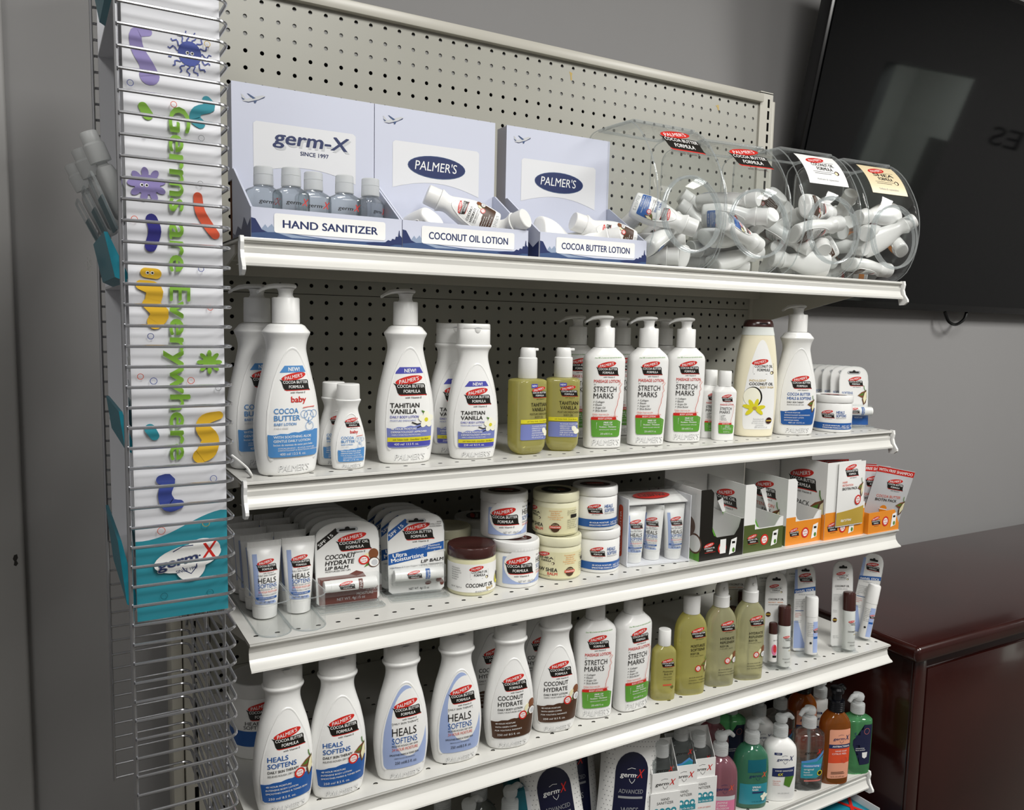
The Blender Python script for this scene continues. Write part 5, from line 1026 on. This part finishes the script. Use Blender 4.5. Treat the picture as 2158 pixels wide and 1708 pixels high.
A_PINK = [RR('pinksoap', -24, 10, 24, 44, 2), B('lgrey', -24, 44, 24, 52)] + gx(4, 66, 34, 'navy', 'redor') + [*rows('paper', ['JASMINE', 'CHERRY', 'BLOSSOM'], -10, 38, 3.6, 5.4), RR('navy', -10, 20, 16, 23, 1)]
A_TEALS = [RR('germteal', -26, 10, 26, 50, 2), Pg('tealdk', [(-14, 72), (22, 72), (22, 96), (-14, 96)])] + gx(6, 66, 34, 'navy', 'redor') + [T('paper', 'SPRING', -4, 42, 3.6, 16, 'l', 0, 0, .03), T('paper', 'RAIN', -4, 37, 3.6, 11, 'l', 0, 0, .03), RR('navy', -4, 32, 18, 35, 1), T('tealdk', '12 FL OZ (354 mL)', -4, 14, 2.8, 26)] + [E('petal', 20 + 4 * cos(a), 24 + 4 * sin(a), 4, 3, math.degrees(a)) for a in (0.3, 1.6, 2.9, 4.2)]
A_WHS = [RR('navy', -18, 92, -4, 96.5, 1), T('paper', 'NEW', -14, 93.2, 2.2, 7)] + gx(3, 84, 32, 'navy', 'navy') + [Pg('navy', [(-20, 50), (22, 50), (22, 68), (-20, 66)]), Pg('leaf', [(2, 34), (14, 28), (22, 50), (4, 50)]), T('paper', 'HAND SANITIZER', -15, 60, 2.8, 34), T('yellow', '6X', -10, 52, 5, 9, 'l', 0, .1, .03), *rows('redor', ['Kills 99.99%', 'of germs', 'moisturizes'], -18, 40, 2, 3.6), T('grey', '8 FL OZ (236 mL)', -8, 16, 2.2, 22)]
A_CLS = [('P', 'germteal', [(-20, 26), (10, 26), (18, 30), (24, 70), (10, 60), (-20, 56)]), ('P', 'lblue', [(-20, 56), (10, 60), (24, 74), (24, 80), (8, 66), (-20, 60)])] + gx(2, 78, 34, 'ink', 'red', False) + [RR('lblue', -18, 48, 20, 54, 2), T('paper', 'moisturizing', -15, 49.6, 3.6, 30), T('paper', 'original', -15, 42.5, 3.6, 19), T('paper', 'hand', -15, 37, 3, 11), T('paper', 'sanitizer', -15, 32, 3, 18), E('yellow', 17, 36, 5.5, 5.5), E('black', 17, 36, 4, 4), B('pink', -14, 20, 20, 22.4)]
A_ORS = [RR('peach', -20, 12, 24, 112, 3), B('redora', -20, 30, 24, 74), B('peach', -20, 28, 24, 44), B('navy', -20, 74, 24, 82)] + gx(4, 94, 34, 'navy', 'navy') + [T('paper', 'ANTIBACTERIAL', -14, 76.4, 3.4, 36, 'l', 0, 0, .03), T('paper', 'HAND SOAP', -8, 67, 3.2, 24), T('paper', 'CITRUS PEEL', -14, 61.5, 3.2, 30), Ring('redor', 12, 50, 6, 1), Ring('redor', 12, 50, 3, .8), B('dbrown', -14, 25, 12, 26.2), B('dbrown', -14, 22, 14, 23.2), T('dbrown', '16 FL OZ (473 mL)', -14, 15, 2.6, 28)]
A_GRS = [Pg('navyband', [(-2, 20), (22, 20), (24, 102), (4, 104), (2, 74), (-18, 72), (-18, 62), (-2, 62)]), T('navy', 'S', -16, 80, 8), *rows('paper', ['moisturizing', 'hand sanitizer'], -12, 54, 2.6, 4), ('P', 'paper', [(3, 36), (8, 33), (13, 36), (14, 46), (2, 46)]), Ring('pink', 10, 90, 6, .6)]
def soap(name, label, prof, liq, prims, loc, rz, ang=0, m='frost', dip=True, hc=20, top=40, r=13.6):
    t = oil_bottle(name, label, prof, liq, prims, loc, rz, 2.6, None, 'soap bottle', .0026 if dip else 0); soap_pump(t, prof[-1][0], m, ang, r, hc, 28, top); return t
SB = 'soap_bottle'
t = soap(SB, 'pink cherry blossom hand soap pump beside the hanging sanitizers', PS, 'pinkliq', A_PINK, (.748, -.330, Z5), -26, 20)
te = soap(SB, 'teal green spring rain hand soap pump beside the pink one', PS, 'tealliq', A_TEALS, (.831, -.327, Z5), -24, 25)
wh = soap(SB, 'white sanitizer pump with navy and green label', PSW, 'white', A_WHS, (.898, -.335, Z5), -26, 20, dip=False)
cl = soap(SB, 'clear sanitizer pump with blue label, between the white and orange pumps', PSC, 'gel', A_CLS, (.974, -.338, Z5), -24, 205)
og = soap(SB, 'tall amber citrus hand soap with black pump and peach label', PSO, 'amber', A_ORS, (1.039, -.347, Z5), -22, 30, 'blackcap', False, 22, 48, 15.5)
gr = soap(SB, 'green sanitizer pump with dark label at the shelf end', PSC, 'greenliq', A_GRS, (1.109, -.345, Z5), -20, 200)
dup(wh, (.924, -.258, Z5), None, 'white pump bottle in the back row behind the teal green pump')
dup(cl, (.984, -.258, Z5), None, 'clear pump bottle in the back row behind the white sanitizer pump')
dup(og, (1.045, -.262, Z5), None, 'amber soap bottle in the back row behind the clear sanitizer pump')
dup(wh, (1.100, -.262, Z5), None, 'white pump bottle in the back row behind the amber soap')
dup(gr, (.880, -.225, Z5), None, 'green pump bottle in the back row behind the pink soap')
dup(t, (.822, -.235, Z5), None, 'pink pump bottle in the back row behind the teal green soap')
# small clear pumps under the shelf
sm = soap(SB, 'small clear pump bottle under the lotion shelf, beside the teal carton', PS, 'gel', None, (.326, -.30, Z5), 0, 20, top=40)
dup(sm, (.253, -.30, Z5), None, 'small clear pump bottle under the lotion shelf, farthest from the teal carton')
dup(sm, (.300, -.245, Z5), None, 'small clear pump bottle behind the one beside the teal carton')
dup(sm, (.235, -.245, Z5), None, 'small clear pump bottle behind the one farthest from the teal carton')
t = thing('teal_carton', 'teal carton with white edge leaning behind the small clear pumps', 'carton', (.352, -.305, Z5), -14); t.rotation_euler = (0, radians(-9), radians(-20))
mb = MB(); box(mb, 0, .022, 0, .13, .006, .150, 'tealdk', bev=.001); mb.build('box', t)
mb = MB(); box(mb, .0222, .028, .002, .128, .006, .146, 'cardboard'); mb.build('edge_flap', t)
# wipes
def wipes(label, loc, rot, new=False):
    t = thing('wipes_pack', label, 'wipes', loc); t.rotation_euler = tuple(radians(a) for a in rot); w, h, d = .096, .175, .05
    def S(u, v, dd=0):
        a = max(0, min(1, u / (w * 1000) + .5)); b = max(0, min(1, v / (h * 1000)))
        return (u / 1000 * (1 + .08 * (1 - sin(pi * b))), -d / 2 * (sin(pi * a) ** .35) * (sin(pi * min(1, .03 + b * .97)) ** .3) - dd, v / 1000)
    mb = MB(); nx, nz = 16, 18; vs = []
    for sg in (1, -1):
        for i in range(nx + 1):
            for j in range(nz + 1):
                p = S(-w * 500 + w * 1000 * i / nx, h * 1000 * j / nz); vs.append((p[0], p[1] * sg, p[2]))
    q = (nx + 1) * (nz + 1); f = lambda i, j: i * (nz + 1) + j; fs = []
    for i in range(nx):
        for j in range(nz): fs += [(f(i, j), f(i + 1, j), f(i + 1, j + 1), f(i, j + 1)), (q + f(i, j), q + f(i, j + 1), q + f(i + 1, j + 1), q + f(i + 1, j))]
    mb.add(vs, fs, 'paper', True); mb.build('pouch', t, ang=80)
    mb = MB(); k = 14; top = []; vs = []
    for i in range(k + 1):
        for j, (yy, zz) in enumerate(((0, h - .004), (-.004, h + .012), (-.012, h + .020 + .006 * sin(i * 1.3)))): vs.append((-w * .52 + w * 1.04 * i / k, yy + .003 * sin(i * 2.1 + j), zz))
    mb.add(vs, [(i * 3 + j, (i + 1) * 3 + j, (i + 1) * 3 + j + 1, i * 3 + j + 1) for i in range(k) for j in range(2)], 'clear', True); mb.build('seal', t)
    dots = [E('grey', -44 + 5.5 * i + (2.7 if j % 2 else 0), 6 + 6.2 * j, .75, .75, 0, 6) for i in range(17) for j in range(26) if abs(-44 + 5.5 * i) > 29 or 6 + 6.2 * j > 152]
    lab = [('P', 'wipes', [(-28, 4), (28, 4), (28, 118)] + [(28 * cos(pi * i / 12), 120 + 28 * sin(pi * i / 12)) for i in range(13)] + [(-28, 118)])] + gx(0, 118, 40, 'paper', 'red') + [T('grey', 'ADVANCED', -21, 93, 5.4, 42), B('grey', -21, 86, 21, 89), T('grey', 'WIPES', -15, 66, 8, 30), ('P', 'paper', [(-2, 44), (10, 44), (11, 54), (-3, 54)]), ('P', 'lblue', [(28, 40), (28, 4), (-10, 4), (6, 30)])]
    if new: lab = [T('ink', 'NEW', -30, 158, 4.2, 14, 'l', 0, 0, .04)] + lab
    mb = MB(); art(mb, dots, S, base=.0005, dl=0); k_ = 1 if new else 0
    art(mb, lab[:k_ + 1], S, base=.0006, step=(3, 4), dl=.00003); art(mb, lab[k_ + 1:], S, base=.00085, step=(3, 4), dl=.00004); mb.build('print', t)
    return t
w = wipes('white dotted wipes pack with navy label, leaning beside the teal carton', (.418, -.322, Z5 + .002), (-9, -8, -14), True); w.scale = (1, 1, 1.2)
dup(w, (.524, -.332, Z5 + .002), None, 'white dotted wipes pack with navy label, in front beside the hanging sanitizers', rot=(radians(-8), radians(6), radians(-22)))
dup(w, (.478, -.262, Z5 + .002), None, 'white dotted wipes pack standing between and behind the two front packs', rot=(radians(-8), radians(-3), radians(-14)))
dup(w, (.600, -.245, Z5 + .002), None, 'white dotted wipes pack in the back row behind the hanging sanitizers', rot=(radians(-8), radians(2), radians(-14)))
# card sleeves with travel sanitizers
def sleeve(label, loc, rz):
    t = thing('card_sleeve', label, 'card sleeve', loc, rz); mb = MB()
    box(mb, -.024, .024, 0, .001, 0, .07, 'label'); box(mb, -.024, .024, .034, .035, 0, .112, 'label')
    for x in (-.024, .0232): prism(mb, [(.001, 0), (.034, 0), (.034, .112), (.001, .066)][::-1], lambda u, v: (x, u, v), lambda u, v: (x + .0008, u, v), 'label')
    mb.build('tray', t)
    mb = MB(); prism(mb, [(-.027, -.030), (-.012, -.030), (-.006, -.038), (.006, -.038), (.012, -.030), (.027, -.030), (.027, .036), (-.027, .036)], lambda u, v: (u, -.0022, v), lambda u, v: (u, -.0008, v), 'label')
    mb.build('front_card', t)
    mb = MB(); art(mb, [T('ink', 'HAND', 0, 22, 4.6, 15, 'c'), T('ink', 'SANITIZER', 0, 15.5, 4.6, 30, 'c'), Pg('germteal', [(-22, -10), (22, -10), (22, 0), (-22, 2)]), *[E('germteal', -16 + 10.6 * i, 4, 5, 5, 0, 14) for i in range(4)], *[E('paper', -16 + 10.6 * i, 3, 2.6, 2.6, 0, 10) for i in range(4)], T('paper', 'Great for On the Go', 0, -8, 3.4, 36, 'c', 0, .1, .02), T('redor', 'KILLS 99.99% OF GERMS', 0, -20, 2.4, 34, 'c')], S_flat(-.0022), base=.0002); art(mb, gx(0, 51, 36, 'ink', 'red'), S_flat(0), base=.0002); mb.build('print', t)
    return t
def travel(label, loc, rz, lab=True, name='travel_sanitizer', cat='sanitizer bottle'):
    t = thing(name, label, cat, loc, rz); mb = MB()
    pr = spl([(0, 17, 9), (1, 21.5, 12), (3, 22.8, 12.8), (40, 22.8, 12.8), (58, 22.8, 12.8), (63, 20.6, 12), (66.5, 13.4, 10.4), (68.5, 10.4, 10)], 3); oval(mb, pr, 'gel', 3.4, 40); mb.build('body', t, ang=50)
    mb = MB(); lathe(mb, [(.0116, .0689), (.0122, .0695), (.0119, .0815), (.0112, .0816), (.0112, .0822), (.0119, .0823), (.0116, .0906), (.0105, .0918)], 'frost', 28); mb.build('cap', t)
    mb = MB(); art(mb, gx(2, 49, 30, 'ink', 'red', False) + [('P', 'germteal', [(-19, 8), (19, 8), (19, 30), (12, 36), (-2, 28), (-19, 26)]), ('P', 'lblue', [(-19, 26), (-2, 28), (12, 36), (19, 30), (19, 33), (11, 40), (-3, 31), (-19, 29)]), RR('paper', -14, 20, 14, 24, 1)] + rows('paper', ['moisturizing', 'original', 'hand sanitizer'], -13, 16, 2.2, 3.4), S_oval(pr, 3.4), base=.0003, step=(4, 12)); mb.build('label', t)
    return t
A_TR = None
SLV = ((.591, -.362, 'nearest the wipes'), (.638, -.3565, 'in the middle of three'), (.686, -.351, 'nearest the pink soap'))
sl = None
for i, (x, y, nm) in enumerate(SLV):
    lb = 'white card sleeve with teal print holding a travel sanitizer, ' + nm; z = Z5 + .074 - .003 * i
    if sl is None: sl = sleeve(lb, (x, y, z), -16)
    else: dup(sl, (x, y, z), None, lb)
    lb = 'clear travel sanitizer bottle standing in the card sleeve ' + nm; d = Vector((.0, .019)); c, q = cos(radians(-16)), sin(radians(-16))
    loc = (x - d.y * q, y + d.y * c, z + (.022, .040, .016)[i])
    if A_TR is None: A_TR = travel(lb, loc, -18)
    else: dup(A_TR, loc, -18, lb)
    mb = MB(); box(mb, -.024, .024, .0005, .034, -(z - Z5) + .0005, -.0005, 'label'); b_ = mb.build('lower_box', [o for o in bpy.data.objects if o.get('category') == 'card sleeve'][-1])
# carton on the base deck
t = thing('teal_carton', 'large teal carton with black lettering on the base deck under the soap shelf', 'carton', (.885, -.405, .125), 0)
mb = MB(); box(mb, 0, .225, 0, .17, .0005, .238, 'teal', bev=.002); mb.build('box', t)
mb = MB(); box(mb, .2252, .2262, -.002, .17, .15, .252, 'label'); box(mb, .19, .2262, -.004, -.002, .16, .2445, 'label'); mb.build('flap', t)
mb = MB(); art(mb, gx(138, 34, 170, 'black', 'red', False, 0, 'paper'), lambda u, v, d: (u / 1000, v / 1000, .238 + d), base=.0006, dl=.0002); mb.build('print', t)
# ================================================================ top shelf: display boxes
PLANE = [('P', 'lgrey', [(-14, -4), (-6, -4), (8, 1), (16, 5), (17, 7), (13, 7.4), (0, 3.4), (-9, -.6), (-14, 5), (-16, 5.4), (-14, -1)]), ('P', 'navy', [(-14, -4.4), (-6, -4.2), (8, 1), (17, 6.6), (16, 4.4), (6, -.8), (-6, -5)]), ('P', 'boxdeep', [(-8, 7), (-6, 7), (4, 2.2), (0, .6)]), ('P', 'boxdeep', [(1, -1.4), (6, .2), (4, -4.4), (2, -5)]), ('P', 'boxdeep', [(-16, 1), (-11, -1.4), (-13, -2.6)])]
def disp(label, loc, W, name, front, fw):
    t = thing('display_box', label, 'display box', loc); D = .103; H = .2065; h = .0385; k = W * 1000
    mb = MB(); box(mb, 0, W, D, D + .003, 0, H, 'boxblue'); mb.build('header', t)
    mb = MB(); box(mb, 0.0005, .0025, D + .0035, D + .03, .085, H - .001, 'boxblue'); box(mb, W - .0025, W - .0005, D + .0035, D + .03, .085, H - .001, 'kraft'); box(mb, .003, W - .003, D + .0285, D + .030, .0, H - .03, 'kraft'); mb.build('header_return', t)
    mb = MB(); box(mb, 0, W, 0, .0025, 0, h, 'boxblue'); mb.build('front_panel', t)
    for x in (0, W - .0025):
        mb = MB(); prism(mb, [(.0026, 0), (D - .0005, 0), (D - .0005, .097), (D - .006, .097), (.0026, h)][::-1], lambda u, v: (x, u, v), lambda u, v: (x + .0025, u, v), 'boxblue')
        mb.build('side_panel', t)
    mb = MB(); box(mb, .0025, W - .0025, .0026, D - .0005, 0.0004, .0024, 'boxblue'); mb.build('base', t)
    A = [Pg('paper', [(.15 * k, .055 * 1000 + 36)] + [(.15 * k + .70 * k * i / 12, 91 + 20 * sin(pi * (i / 12) * .9 + .15) ** 1) for i in range(13)] + [(.85 * k, 163), (.83 * k, 166), (.17 * k, 166), (.15 * k, 163)])]
    A = [('P', 'patch', [(.14 * k + .72 * k * i / 14, 88 + 22 * sin(pi * (.12 + .72 * i / 14)) - 5 * i / 14) for i in range(15)] + [(.86 * k, 158), (.84 * k, 161), (.16 * k, 161), (.14 * k, 158)])]
    A += shift(PLANE, .14 * k, 187, .92)
    if name == 'g': A += [T('lgrey', 'germ-X', .29 * k, 133.5, 17, .52 * k, 'l', 0, .2, .03), T('navy', 'germ-X', .275 * k, 136, 17, .52 * k, 'l', 0, .2, .03), T('navy', 'SINCE 1997', .56 * k, 124, 5, .2 * k, 'c', 0, 0, .02)]
    else: A += [E('boxdeep', .5 * k, 130, 46, 16), E('navy', .5 * k, 130, 45, 15), T('paper', "PALMER'S", .49 * k, 124.5, 12.5, 66, 'c', 0, .12, .0)] + shift(PLANE, .87 * k, 72, -.5)
    mb = MB(); art(mb, A, S_flat(D), base=.0003); mb.build('header_print', t)
    A = [('P', 'boxdeep', [(0, 0), (k, 0), (k, 9), (.75 * k, 7), (.5 * k, 6.5), (.3 * k, 9), (.12 * k, 14), (0, 13)]), ('P', 'navy', [(0, 0), (0, 26), (.025 * k, 25), (.06 * k, 14), (.09 * k, 10), (0, 8)]), ('P', 'boxgrey', [(.06 * k, 13), (.085 * k, 19), (.1 * k, 15), (.125 * k, 20), (.15 * k, 13), (.2 * k, 11), (.1 * k, 10)]), ('P', 'boxgrey', [(.12 * k, 12), (.25 * k, 5), (.45 * k, 6), (.3 * k, 8)]),
         ('P', 'navy', [(.86 * k, 6), (k, 6), (k, 15), (.985 * k, 18), (.982 * k, 24), (.978 * k, 24), (.972 * k, 16), (.955 * k, 16), (.95 * k, 12), (.93 * k, 13), (.92 * k, 10), (.9 * k, 11), (.88 * k, 8)]), ('P', 'navy', [(.74 * k, 5), (.8 * k, 7), (.95 * k, 5.6), (.9 * k, 3), (.78 * k, 3)]), RR('paper', .14 * k, 10, .88 * k, 33, 3), T('navy', front, .51 * k, 16.5, 9, fw * k, 'c', 0, 0, .035)]
    mb = MB(); art(mb, A, S_flat(0), base=.0003); mb.build('front_print', t)
    mb = MB(); art(mb, [('P', 'navy', [(0, 1), (100, 1), (100, 26), (84, 18), (66, 30), (50, 16), (30, 22), (14, 12), (0, 16)])], S_plane((0, D, 0), (0, -1, 0), (0, 0, 1), (-1, 0, 0)), base=.0003); mb.build('side_print', t)
    return t
disp('pale blue display box of hand sanitizer bottles beside the wire rack', (-.0685, -.335, Z1), .191, 'g', 'HAND SANITIZER', .63)
disp('pale blue coconut oil lotion display box in the middle of three', (.1235, -.335, Z1), .191, 'p', 'COCONUT OIL LOTION', .63)
disp('pale blue cocoa butter lotion display box beside the clear bowls', (.3345, -.335, Z1), .195, 'p', 'COCOA BUTTER LOTION', .64)
for i, (x, rz, y) in enumerate(((-.0415, 16, -.283), (-.0105, 12, -.296), (.0215, 4, -.283), (.062, 2, -.285), (.0985, 40, -.283))):
    o = dup(A_TR, (x, y, Z1 + .0026), rz, 'clear flip-cap sanitizer bottle in the display box, ' + ['nearest the wire rack', 'second from the wire rack', 'in the middle of five', 'fourth from the wire rack', 'turned aside at the far end'][i])
# ================================================================ mini lotions
def mini(label, prims, loc=(0, 0, -1)):
    t = lotion('mini_lotion', label, P50, prims, ar5, loc, 0, (3.5, 24, 4.5)); screwcap(t, 91, 18.5, 14.6); return t
mH = mini('white mini lotion bottle with blue label', shift(A_HS('50 ml'), 0, -1, .58)); mC = mini('white mini lotion bottle with brown label', shift(A_COCO, 0, -1, .58))
A_SHM = shift(logo(0, 92, 42, 'SHEA', 'FORMULA', False, 'box') + [T('ink', 'RAW SHEA', -20, 64, 6, 40, 'l', 0, 0, .03), Pg('orange', [(-26, 20), (26, 20), (28, 44), (-28, 40)])], 0, 0, .58)
mS = mini('white mini lotion bottle with orange label', A_SHM)
def put(src, base, tip, roll, label, group=None):
    """lay a mini bottle with its base at one point and its cap towards another"""
    b, d = Vector(base), (Vector(tip) - Vector(base)).normalized(); q = d.to_track_quat('Z', 'Y') @ Matrix.Rotation(radians(roll), 3, 'Z').to_quaternion()
    return dup(src, b, None, label, group, rot=q.to_euler())
ys = -.335
put(mC, (.284, -.296, Z1 + .044), (.172, -.262, Z1 + .092), 100, 'white mini lotion bottle lying aslant on top in the coconut box, brown label showing')
put(mC, (.176, -.316, Z1 + .046), (.150, -.24, Z1 + .020), 30, 'white mini lotion bottle in the coconut box with its stamped base facing out')
put(mC, (.262, -.245, Z1 + .018), (.300, -.318, Z1 + .048), 60, 'white mini lotion bottle in the coconut box with its round cap facing out')
put(mC, (.24, -.318, Z1 + .018), (.14, -.310, Z1 + .018), 90, 'white mini lotion bottle lying low along the front of the coconut box')
put(mC, (.526, -.306, Z1 + .036), (.418, -.288, Z1 + .066), 90, 'white mini lotion bottle lying on top in the cocoa butter box, cap raised')
put(mC, (.352, -.304, Z1 + .046), (.44, -.262, Z1 + .030), 80, 'white mini lotion bottle in the cocoa butter box with its oval base facing out')
put(mH, (.40, -.262, Z1 + .02), (.472, -.314, Z1 + .040), 60, 'white mini lotion bottle in the cocoa butter box with its cap tilted to the front')
put(mH, (.37, -.315, Z1 + .016), (.47, -.318, Z1 + .016), 90, 'white mini lotion bottle lying low along the front of the cocoa butter box')
# ================================================================ clear bowls
BOWL = spl([(.055, 0), (.078, .008), (.085, .03), (.085, .12), (.085, .2), (.079, .222), (.055, .231), (-.015, .231), (-.036, .227), (-.066, .200), (-.094, .152), (-.104, .108), (-.100, .06), (-.082, .02), (-.05, 0)], 3)
def bowl(label, loc, w, prims, rz=0):
    t = thing('clear_bowl', label, 'bowl', loc, rz); mb = MB(); rg = []
    cy, cz = -.01, .115
    for x, k in ((-w / 2, .90), (-w / 2 + .003, .955), (-w / 2 + .010, 1), (w / 2 - .010, 1), (w / 2 - .003, .955), (w / 2, .90)):
        rg.append([(x, cy + (y - cy) * k, cz + (z - cz) * k) for y, z in BOWL])
    loft(mb, rg, 'bowlclear', True, True); mb.build('body', t, ang=50)
    mb = MB(); n = Vector((0, -1, .08)).normalized(); up = Vector((0, .08, 1)).normalized(); c = Vector((0, -.108, .083)); R = min(.058, w * .39)
    for q, rr in ((0, .0026), (.007, .0018)):
        tube(mb, [c + n * (q - .006) + Vector((1, 0, 0)) * (R * cos(2 * pi * i / 48)) + up * (R * sin(2 * pi * i / 48)) for i in range(48)], rr, 'rimclear', 8, True)
    rings_ = [[tuple(c + n * q + Vector((1, 0, 0)) * (R * cos(2 * pi * i / 48)) + up * (R * sin(2 * pi * i / 48))) for i in range(48)] for q in (-.010, .001)]
    loft(mb, rings_, 'clear', False, False); mb.build('rim', t)
    for x in (-w / 2 + .006, w / 2 - .006): tube(MB(), [(x, y, z) for y, z in BOWL], .0011, 'rimclear', 6, True).build('seam', t)
    mb = MB(); tube(mb, [(x, y, .2315) for x, y in ((-w * .42, .06), (-w * .42, -.03), (w * .42, -.03), (w * .42, .06))], .0026, 'rimclear', 8, True); mb.build('top_lip', t)
    dz = Vector((0, .060, .080)).normalized()
    nn = Vector((0, -.080, .060)).normalized()
    mb = MB()
    def S(u, v, d=0):
        p = Vector((u / 1000, -.0665, .190)) + dz * (v / 1000); q = v / 42.0
        return tuple(p + nn * (d + .0005 + .0070 * (1 - q * q)))
    art(mb, prims, S, base=.001, step=(60, 8)); mb.build('label', t); return t
BY = -.250
b1 = bowl('clear plastic bowl with black cocoa butter label, nearly empty, beside the display boxes', (.602, BY, Z1 + .0006), .152, shift(logo(0, 0, 84), 4, 2))
b2 = bowl('clear plastic bowl with black cocoa butter label, half full, second from the display boxes', (.758, BY - .004, Z1 + .0006), .148, shift(logo(0, 0, 84), 4, 2), -6); b2.scale = (1, 1, .955)
b3 = bowl('clear plastic bowl with white coconut oil label', (.943, BY, Z1 + .0006), .150, [B('paper', -48, -36, 48, 36)] + logo(0, 4, 68, 'COCONUT OIL', 'FORMULA', False, 'box') + [T('grey', 'Hydrates & replenishes', 0, -28, 4, 52, 'c')], -4)
b4 = bowl('clear plastic bowl with tan shea label at the shelf end', (1.116, BY, Z1 + .0006), .150, [B('tanlab', -48, -36, 48, 36)] + logo(0, 4, 68, 'SHEA', 'FORMULA', False, 'box') + [T('grey', 'Softens & replenishes', 0, -28, 4, 52, 'c')], -4)
def segd(p1, q1, p2, q2):
    d1, d2, r = q1 - p1, q2 - p2, p1 - p2; a, e, f = d1.dot(d1), d2.dot(d2), d2.dot(r); c, b = d1.dot(r), d1.dot(d2); den = a * e - b * b
    s = max(0, min(1, (b * f - c * e) / den)) if den > 1e-12 else 0; t = (b * s + f) / e
    if t < 0: t = 0; s = max(0, min(1, -c / a))
    elif t > 1: t = 1; s = max(0, min(1, (b - c) / a))
    return (p1 + d1 * s - p2 - d2 * t).length
def inside(y, z, r):
    n = len(BOWL); c = False; dm = 9
    for i in range(n):
        (y1, z1), (y2, z2) = BOWL[i], BOWL[(i + 1) % n]
        if (z1 > z) != (z2 > z) and y < (y2 - y1) * (z - z1) / (z2 - z1) + y1: c = not c
        dy, dz = y2 - y1, z2 - z1; q = max(0, min(1, ((y - y1) * dy + (z - z1) * dz) / (dy * dy + dz * dz + 1e-12))); dm = min(dm, sqrt((y - y1 - q * dy) ** 2 + (z - z1 - q * dz) ** 2))
    return c and dm > r
def fill(bw, w, count, srcs, where, seed):
    R = random.Random(seed); put_ = []; M = Matrix.Translation(bw.location) @ Matrix.Rotation(bw.rotation_euler.z, 4, 'Z') @ Matrix.Diagonal((1, 1, bw.scale[2], 1))
    for k in range(count):
        best = None
        for tr in range(420):
            yaw = R.uniform(0, 2 * pi); pit = R.uniform(-.75, .75) if k else R.uniform(-.15, .15); d = Vector((cos(yaw) * cos(pit), sin(yaw) * cos(pit), sin(pit)))
            c = Vector((R.uniform(-w / 2, w / 2) * .75, R.uniform(-.075, .062), R.uniform(.014, .19))); r = .0135
            p, q = c - d * .041, c + d * .041
            if best and c.z >= best[0]: continue
            if abs(p.x) > w / 2 - .006 - r or abs(q.x) > w / 2 - .006 - r: continue
            if not (inside(p.y, p.z, r) and inside(q.y, q.z, r)): continue
            if any(segd(p, q, a, b) < 2 * r - .002 for a, b in put_): continue
            best = (c.z, p, q, d)
        if not best: continue
        _, p, q, d = best; put_.append((p, q)); s = srcs[k % len(srcs)]
        b = M @ (p - d * .0135); tp = M @ (q + d * .0135)
        put(s, b, tp, R.uniform(0, 360), 'white mini lotion bottle in the ' + where, 'mini lotions in the ' + where)
fill(b1, .152, 8, [mH], 'nearly empty clear bowl', 3)
fill(b2, .148, 13, [mH], 'half full clear bowl with black label', 5)
fill(b3, .150, 14, [mC], 'clear bowl with the white label', 7)
fill(b4, .150, 16, [mS, mC], 'clear bowl with the tan label', 11)
for o in (mH, mC, mS):
    for c in list(o.children): bpy.data.objects.remove(c)
    bpy.data.objects.remove(o)

# small marks of wear
GS = bpy.data.objects['gondola_shelving']
mb = MB(); art(mb, [Pg('gold', [(-3, 6), (4, 4), (3, -2), (4, -9), (1, -10), (0, -2)])], S_flat(0, .6035, 1.787)); mb.build('tape_residue', GS)
mb = MB(); art(mb, [Pg('gold', [(-6, 3), (3, 6), (5, -6), (1, -5), (-1, 0)])], S_flat(0, .985, 1.783)); mb.build('tape_residue', GS)
SH = [o for o in bpy.data.objects if 'tubes, lip balms' in str(o.get('label'))][0]
mb = MB(); R_ = random.Random(2)
for cx, cz, n_ in ((4, -31, 12), (8, -24, 6), (55, -31, 4)):
    for i in range(n_):
        x, z = cx + R_.uniform(-3, 5), cz + R_.uniform(-1.2, 1.6); w_ = R_.uniform(.5, 1.6)
        yy = -.393 - .0062 + (.006 if z > -28 else 0)
        art(mb, [Pg('black', [(x, z), (x + w_, z + R_.uniform(-.3, .3)), (x + w_ * .8, z + .8), (x + .1, z + .7)])], S_flat(yy, SX0), base=.0008)
mb.build('scuff', SH, None); SH.children[-1]['kind'] = 'stuff'
mb = MB(); art(mb, [Pg('ink', [(-2, 9), (2, 10), (3, 4), (1, 0), (3, -5), (0, -9), (-3, -7), (-2, -1), (-4, 3)])], S_flat(Y1 - .022, -.3325, .930)); tag(mb.build('paint_chip', bpy.data.objects['trim_1']), 'dark chipped spot')
